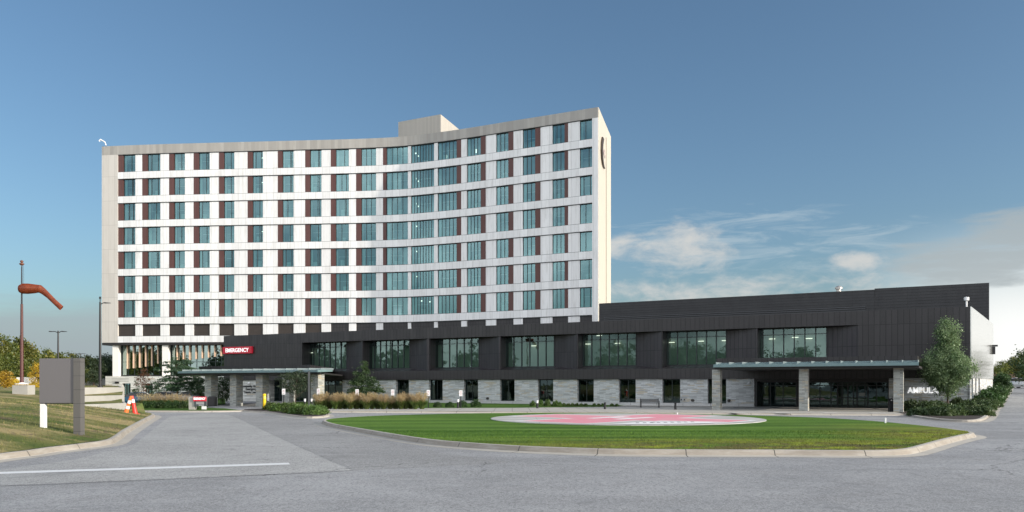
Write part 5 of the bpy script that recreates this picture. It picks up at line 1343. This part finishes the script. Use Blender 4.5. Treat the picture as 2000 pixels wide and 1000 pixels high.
mb = MB(); mb.lathe(0, 0, [(.14, -.1), (.14, H_ - .06), (.11, H_ - .01), (.03, H_)], 14); mb.build('post', yel, yb_)
mb = MB(); mb.lathe(0, 0, [(.143, H_ - .42), (.145, H_ - .36)], 14); mb.lathe(0, 0, [(.143, H_ - .28), (.145, H_ - .24)], 14); mb.build('band', plain('pale_band', (.75, .7, .3), .4), yb_)
x, y = G(1506, 793, .14)
pp = thing('push_button_post', 'slim silver push button post before the dark recessed entrance', 'post', (x, y, .14))
mb = MB(); mb.tube([(0, 0, 0), (0, 0, 1.15)], .04, 8); mb.build('post', plain('silver', (.4, .4, .4), .4, .5), pp)
mb = MB(); mb.box(-.12, .12, -.06, .06, 1.152, 1.36); mb.build('button_box', M['white'], pp, bevel=.01)
def bin_(label, px, pb, w_, h_):
    x, y = G(px, pb, .14); t_ = thing('litter_bin', label, 'litter bin', (x, y, .14))
    mb = MB(); mb.box(-w_ / 2, w_ / 2, -w_ / 2, w_ / 2, 0, h_ - .14); mb.build('body', M['black'], t_, bevel=.03)
    mb = MB(); mb.hexa([(-w_ / 2 - .02, -w_ / 2 - .02, h_ - .137), (w_ / 2 + .02, -w_ / 2 - .02, h_ - .137), (w_ / 2 + .02, w_ / 2 + .02, h_ - .137), (-w_ / 2 - .02, w_ / 2 + .02, h_ - .137)], [(-w_ / 3, -w_ / 3, h_), (w_ / 3, -w_ / 3, h_), (w_ / 3, w_ / 3, h_), (-w_ / 3, w_ / 3, h_)]); mb.build('lid', M['black'], t_)
    return t_
bin_('large black litter bin at the first canopy column, behind the red direction sign', 414.5, 793.5, .75, 1.05)
bb = bin_('slim black litter bin against the right column of the right canopy', 1739.5, 804.5, .32, 1.15)
mb = MB(); mb.box(-.05, .05, -.18, -.165, .95, 1.02); mb.build('notice', M['white'], bb)
# bench
x, y = G(1269, 796, .15); bw = 36 / F * y
be = thing('bench', 'black slatted metal bench against the stone wall between two dark windows', 'bench', (x, y, .15))
mb = MB()
for k_ in range(6): mb.box(-bw / 2 + .05, bw / 2 - .05, -.3 + k_ * .085, -.24 + k_ * .085, .42, .45)
mb.build('seat', M['black'], be)
mb = MB()
for k_ in range(5): mb.box(-bw / 2 + .05, bw / 2 - .05, .22, .25, .5 + k_ * .078, .555 + k_ * .078)
mb.build('backrest', M['black'], be)
for s_ in (-1, 1):
    mb = MB(); xx = s_ * (bw / 2 - .02)
    mb.box(xx - .03, xx + .03, -.32, -.26, 0, .64); mb.box(xx - .03, xx + .03, .23, .29, 0, .9); mb.box(xx - .03, xx + .03, -.32, .29, .641, .68); mb.box(xx - .029, xx + .029, -.259, .229, .38, .418)
    mb.build('side_frame', M['black'], be)
# direction sign on the left
x, y = G(375, 800, .15)
ds = thing('direction_sign', 'low concrete pier carrying a red EMERGENCY panel over a dark panel of white lines', 'sign', (x, y, .12))
k_ = y / F
def dz(py): return ZC + (HZ - py) * k_ - .12
mb = MB(); mb.box(-6.5 * k_, 5 * k_, 0, .5, -.1, dz(775)); mb.build('pier', M['bankwall'], ds, bevel=.01)
mb = MB(); mb.box(3.5 * k_, 28.5 * k_, -.16, -.02, dz(783.5), dz(774.8)); mb.build('red_panel', M['red'], ds, bevel=.01)
text_obj('EMERGENCY', .27, M['letter'], ds, 'panel_letters', (16 * k_, -.17, dz(780.5)), (R(90), 0, 0), .006, 'CENTER', .008, .70)
mb = MB(); mb.box(5.2 * k_, 28 * k_, -.1, -.02, dz(793), dz(783.7)); mb.build('dark_panel', plain('slate', (.055, .065, .075), .5), ds)
mb = MB()
for py, a, b in ((785.6, 9, 24.5), (788.5, 9, 24.5), (791.2, 14, 24)):
    n = 7
    for i in range(n):
        x0 = (a + (b - a) * i / n) * k_; mb.box(x0, x0 + (b - a) / n * k_ * .86, -.112, -.1005, dz(py + .45), dz(py - .45))
mb.build('white_lines', M['white'], ds)
x, y = G(398.5, 801, .15); t_ = thing('ground_sign', 'small blank white sign card low in the grass at the far kerb', 'sign', (x, y, .14))
mb = MB(); mb.box(-.22, .22, 0, .02, .08, .36); mb.build('card', M['white'], t_)
mb = MB(); mb.box(-.15, -.13, .021, .035, 0, .3); mb.box(.13, .15, .021, .035, 0, .3); mb.build('wire_legs', M['black'], t_)
# pair of barricade posts leaning together
Yb = 58.0
orange = plain('orange_plastic', (.85, .17, .03), .45, var=.06); redp = plain('red_plastic', (.80, .035, .025), .45, var=.06)
def barricade(label, px0, px1, col, bands, lean_y):
    zb0 = zb((px0 - 1000) / F * Yb, Yb); 
    x0, x1 = (px0 - 1000) / F * Yb, (px1 - 1000) / F * Yb; z0 = ZC + (HZ - 808) / F * Yb; z1 = ZC + (HZ - 773.5) / F * Yb
    t_ = thing('traffic_delineator', label, 'traffic post', (x0, Yb + lean_y, z0), 0, 'leaning orange traffic posts')
    a, b = Vector((0, 0, 0)), Vector((x1 - x0, -lean_y * .7, z1 - z0))
    mb = MB(); mb.tube([a, a.lerp(b, .03), a.lerp(b, .031), b], [.19, .19, .16, .085], 12); mb.build('post', col, t_)
    for f0, f1 in bands:
        mb = MB(); mb.tube([a.lerp(b, f0), a.lerp(b, f1)], [.168 - .075 * f0, .168 - .075 * f1], 12); mb.build('reflective_band', M['white'], t_)
    mb = MB(); mb.box(-.22, .22, -.22, .22, -.12, .0); mb.build('foot', col, t_, bevel=.02)
    return t_
barricade('orange traffic post with broad white bands, leaning beside a red one at the bank', 247, 256.5, orange, ((.28, .44), (.58, .75)), -.12)
barricade('leaning red traffic post with a white band near its top, right one of the pair', 262.5, 257.5, redp, ((.62, .82),), .12)
# pale stone block wall and dark parking structure on the left
x0, x1 = (32 - 1000) / F * 100, (67 - 1000) / F * 100
nw = thing('block_wall', 'pale rendered sign wall lit behind the windsock pole', 'wall', ((x0 + x1) / 2, 100, 2.0)); hw = (x1 - x0) / 2
mb = MB(); mb.box(-hw, hw, 0, .6, 0, 1.32); mb.build('wall', M['col_white'], nw, bevel=.03)
mb = MB(); mb.box(-hw - .9, -hw - .02, .05, .55, 0, 1.2); mb.build('end_pier', plain('grey_pier', (.3, .32, .33), .7), nw)
pk = thing('parking_deck', 'low grey parking deck in shade left of the tower base', 'building', ((180 - 1000) / F * 150, 150, 1.5))
mb = MB(); mb.box(-1.5, 4.0, 0, 14, .8, 2.0); mb.build('deck', M['base'], pk)
mb = MB(); mb.box(-1.4, 3.9, .3, 13.8, -.5, .79); mb.build('lower_level', M['roomd'], pk)
for i in range(5):
    mb = MB(); mb.box(-1.5 + i * 1.3, -1.3 + i * 1.3, -.06, .1, -.4, .79); mb.build('pillar', M['base'], pk)
mb = MB(); mb.box(-1.5, 4.0, -.02, .03, 2.3, 2.36); mb.box(-1.5, 4.0, -.02, .03, 2.65, 2.7)
for i in range(9): mb.box(-1.5 + i * .68, -1.45 + i * .68, -.015, .025, 2.003, 2.29)
mb.build('railing', M['black'], pk)
# brown fence, posts at the top of the drive
x = (1953 - 1000) / F * 150
fn = thing('timber_fence', 'weathered brown timber fence at the top of the climbing drive', 'fence', (x, 150, 2.5))
mb = MB()
for i in range(28): mb.box(-2.6 + i * .19, -2.6 + i * .19 + .17, 0, .05, .1, 1.75 + .04 * (i % 3))
mb.build('boards', plain('old_timber', (.12, .07, .05), .9, var=.4), fn)
for i in range(4):
    mb = MB(); mb.box(-2.6 + i * 1.75, -2.45 + i * 1.75, .055, .2, 0, 1.9); mb.build('post', plain('old_post%d' % i, (.1, .06, .045), .9), fn)
x = (1983 - 1000) / F * 128; gpi = thing('gate_pillar', 'tan square pillar at the kerb at the top of the drive', 'pillar', (x, 128, 2.0))
mb = MB(); mb.box(-.2, .2, -.2, .2, 0, 1.45); mb.build('shaft', plain('tan_render', (.5, .38, .28), .8), gpi); mb = MB(); mb.box(-.25, .25, -.25, .25, 1.452, 1.55); mb.build('cap', M['base'], gpi)
x = (1969.5 - 1000) / F * 125; gpi = thing('marker_post', 'small orange yellow marker post by the brown fence', 'marker post', (x, 125, 2.1))
mb = MB(); mb.lathe(0, 0, [(.09, 0), (.09, 1.1), (.02, 1.15)]); mb.build('post', yel, gpi)

# cars
def car(label, x, y, z, rz, col, group=None):
    t_ = thing('parked_car', label, 'car', (x, y, z), rz, group)
    paint = MT('paint_%s' % col[0]).set(Base_Color=col[1], Roughness=.3, Metallic=.3); paint.b.inputs['Coat Weight'].default_value = .5; paint = paint.m
    sec = [(-2.15, .45, .70, .72), (-2.05, .30, .95, .84), (-1.55, .22, 1.02, .90), (-.9, .2, 1.05, .91), (0, .2, 1.04, .91), (.75, .2, 1.0, .91), (1.4, .22, .92, .89), (1.95, .28, .82, .82), (2.15, .42, .66, .68)]
    mb = MB()
    ring = lambda s_: [(s_[0], -s_[3] * .92, s_[1]), (s_[0], -s_[3], s_[1] + (s_[2] - s_[1]) * .45), (s_[0], -s_[3] * .9, s_[2]), (s_[0], s_[3] * .9, s_[2]), (s_[0], s_[3], s_[1] + (s_[2] - s_[1]) * .45), (s_[0], s_[3] * .92, s_[1])]
    for a, b in zip(sec, sec[1:]):
        ra, rb = ring(a), ring(b)
        for i in range(6): j = (i + 1) % 6; mb.poly((ra[i], rb[i], rb[j], ra[j])[::-1])
    mb.poly(ring(sec[0])); mb.poly(ring(sec[-1])[::-1]); mb.build('body', paint, t_, bevel=.04)
    mb = MB(); cab = [(-1.95, 1.0, .78), (-1.45, 1.42, .66), (-.2, 1.50, .66), (.45, 1.42, .66), (1.15, .99, .78)]
    for (xa, za, wa), (xb, zb_, wb) in zip(cab, cab[1:]): mb.poly(((xa, -wa, za), (xb, -wb, zb_), (xb, wb, zb_), (xa, wa, za)))
    for s_ in (-1, 1):
        q = [(xa, s_ * wa, za) for xa, za, wa in cab]; mb.poly(q if s_ > 0 else q[::-1])
    mb.build('greenhouse', MT('car_glass').set(Base_Color=(.015, .02, .022), Roughness=.05).m, t_)
    mb = MB(); mb.hexa([(-1.4, -.64, 1.44), (.4, -.64, 1.43), (.4, .64, 1.43), (-1.4, .64, 1.44)], [(-1.3, -.58, 1.51), (.3, -.58, 1.50), (.3, .58, 1.50), (-1.3, .58, 1.51)]); mb.build('roof', paint, t_)
    for xx in (-1.35, 1.35):
        for s_ in (-1, 1):
            mb = MB(); mb.tube([(xx, s_ * .72, .32), (xx, s_ * .93, .32)], .32, 18); wo_ = mb.build('wheel', M['black'], t_)
            mb = MB(); mb.tube([(xx, s_ * .931, .32), (xx, s_ * .945, .32)], .2, 12); mb.build('rim', plain('rim', (.45, .45, .46), .35, .6), wo_)
    for s_ in (-1, 1):
        mb = MB(); mb.box(2.0, 2.16, s_ * .55 - .14, s_ * .55 + .14, .62, .76); mb.build('headlight', M['white'], t_)
    return t_
car('dark blue hatchback parked behind the orange traffic posts', (261 - 1000) / F * 97, 97, 0, R(200), ('blue', (.01, .07, .14)))
car('silver grey car parked beyond the short row of grasses', (318 - 1000) / F * 104, 104, 0, R(175), ('silver', (.2, .2, .21)))
car('pale grey car parked beyond the grasses, nearest the direction sign', (366 - 1000) / F * 104, 104, 0, R(182), ('grey', (.3, .3, .3)))
x = (1998 - 1000) / F * 122; car('white car coming over the top of the climbing drive', x, 122, zr(x, 122) , R(-70), ('white', (.7, .7, .7)))
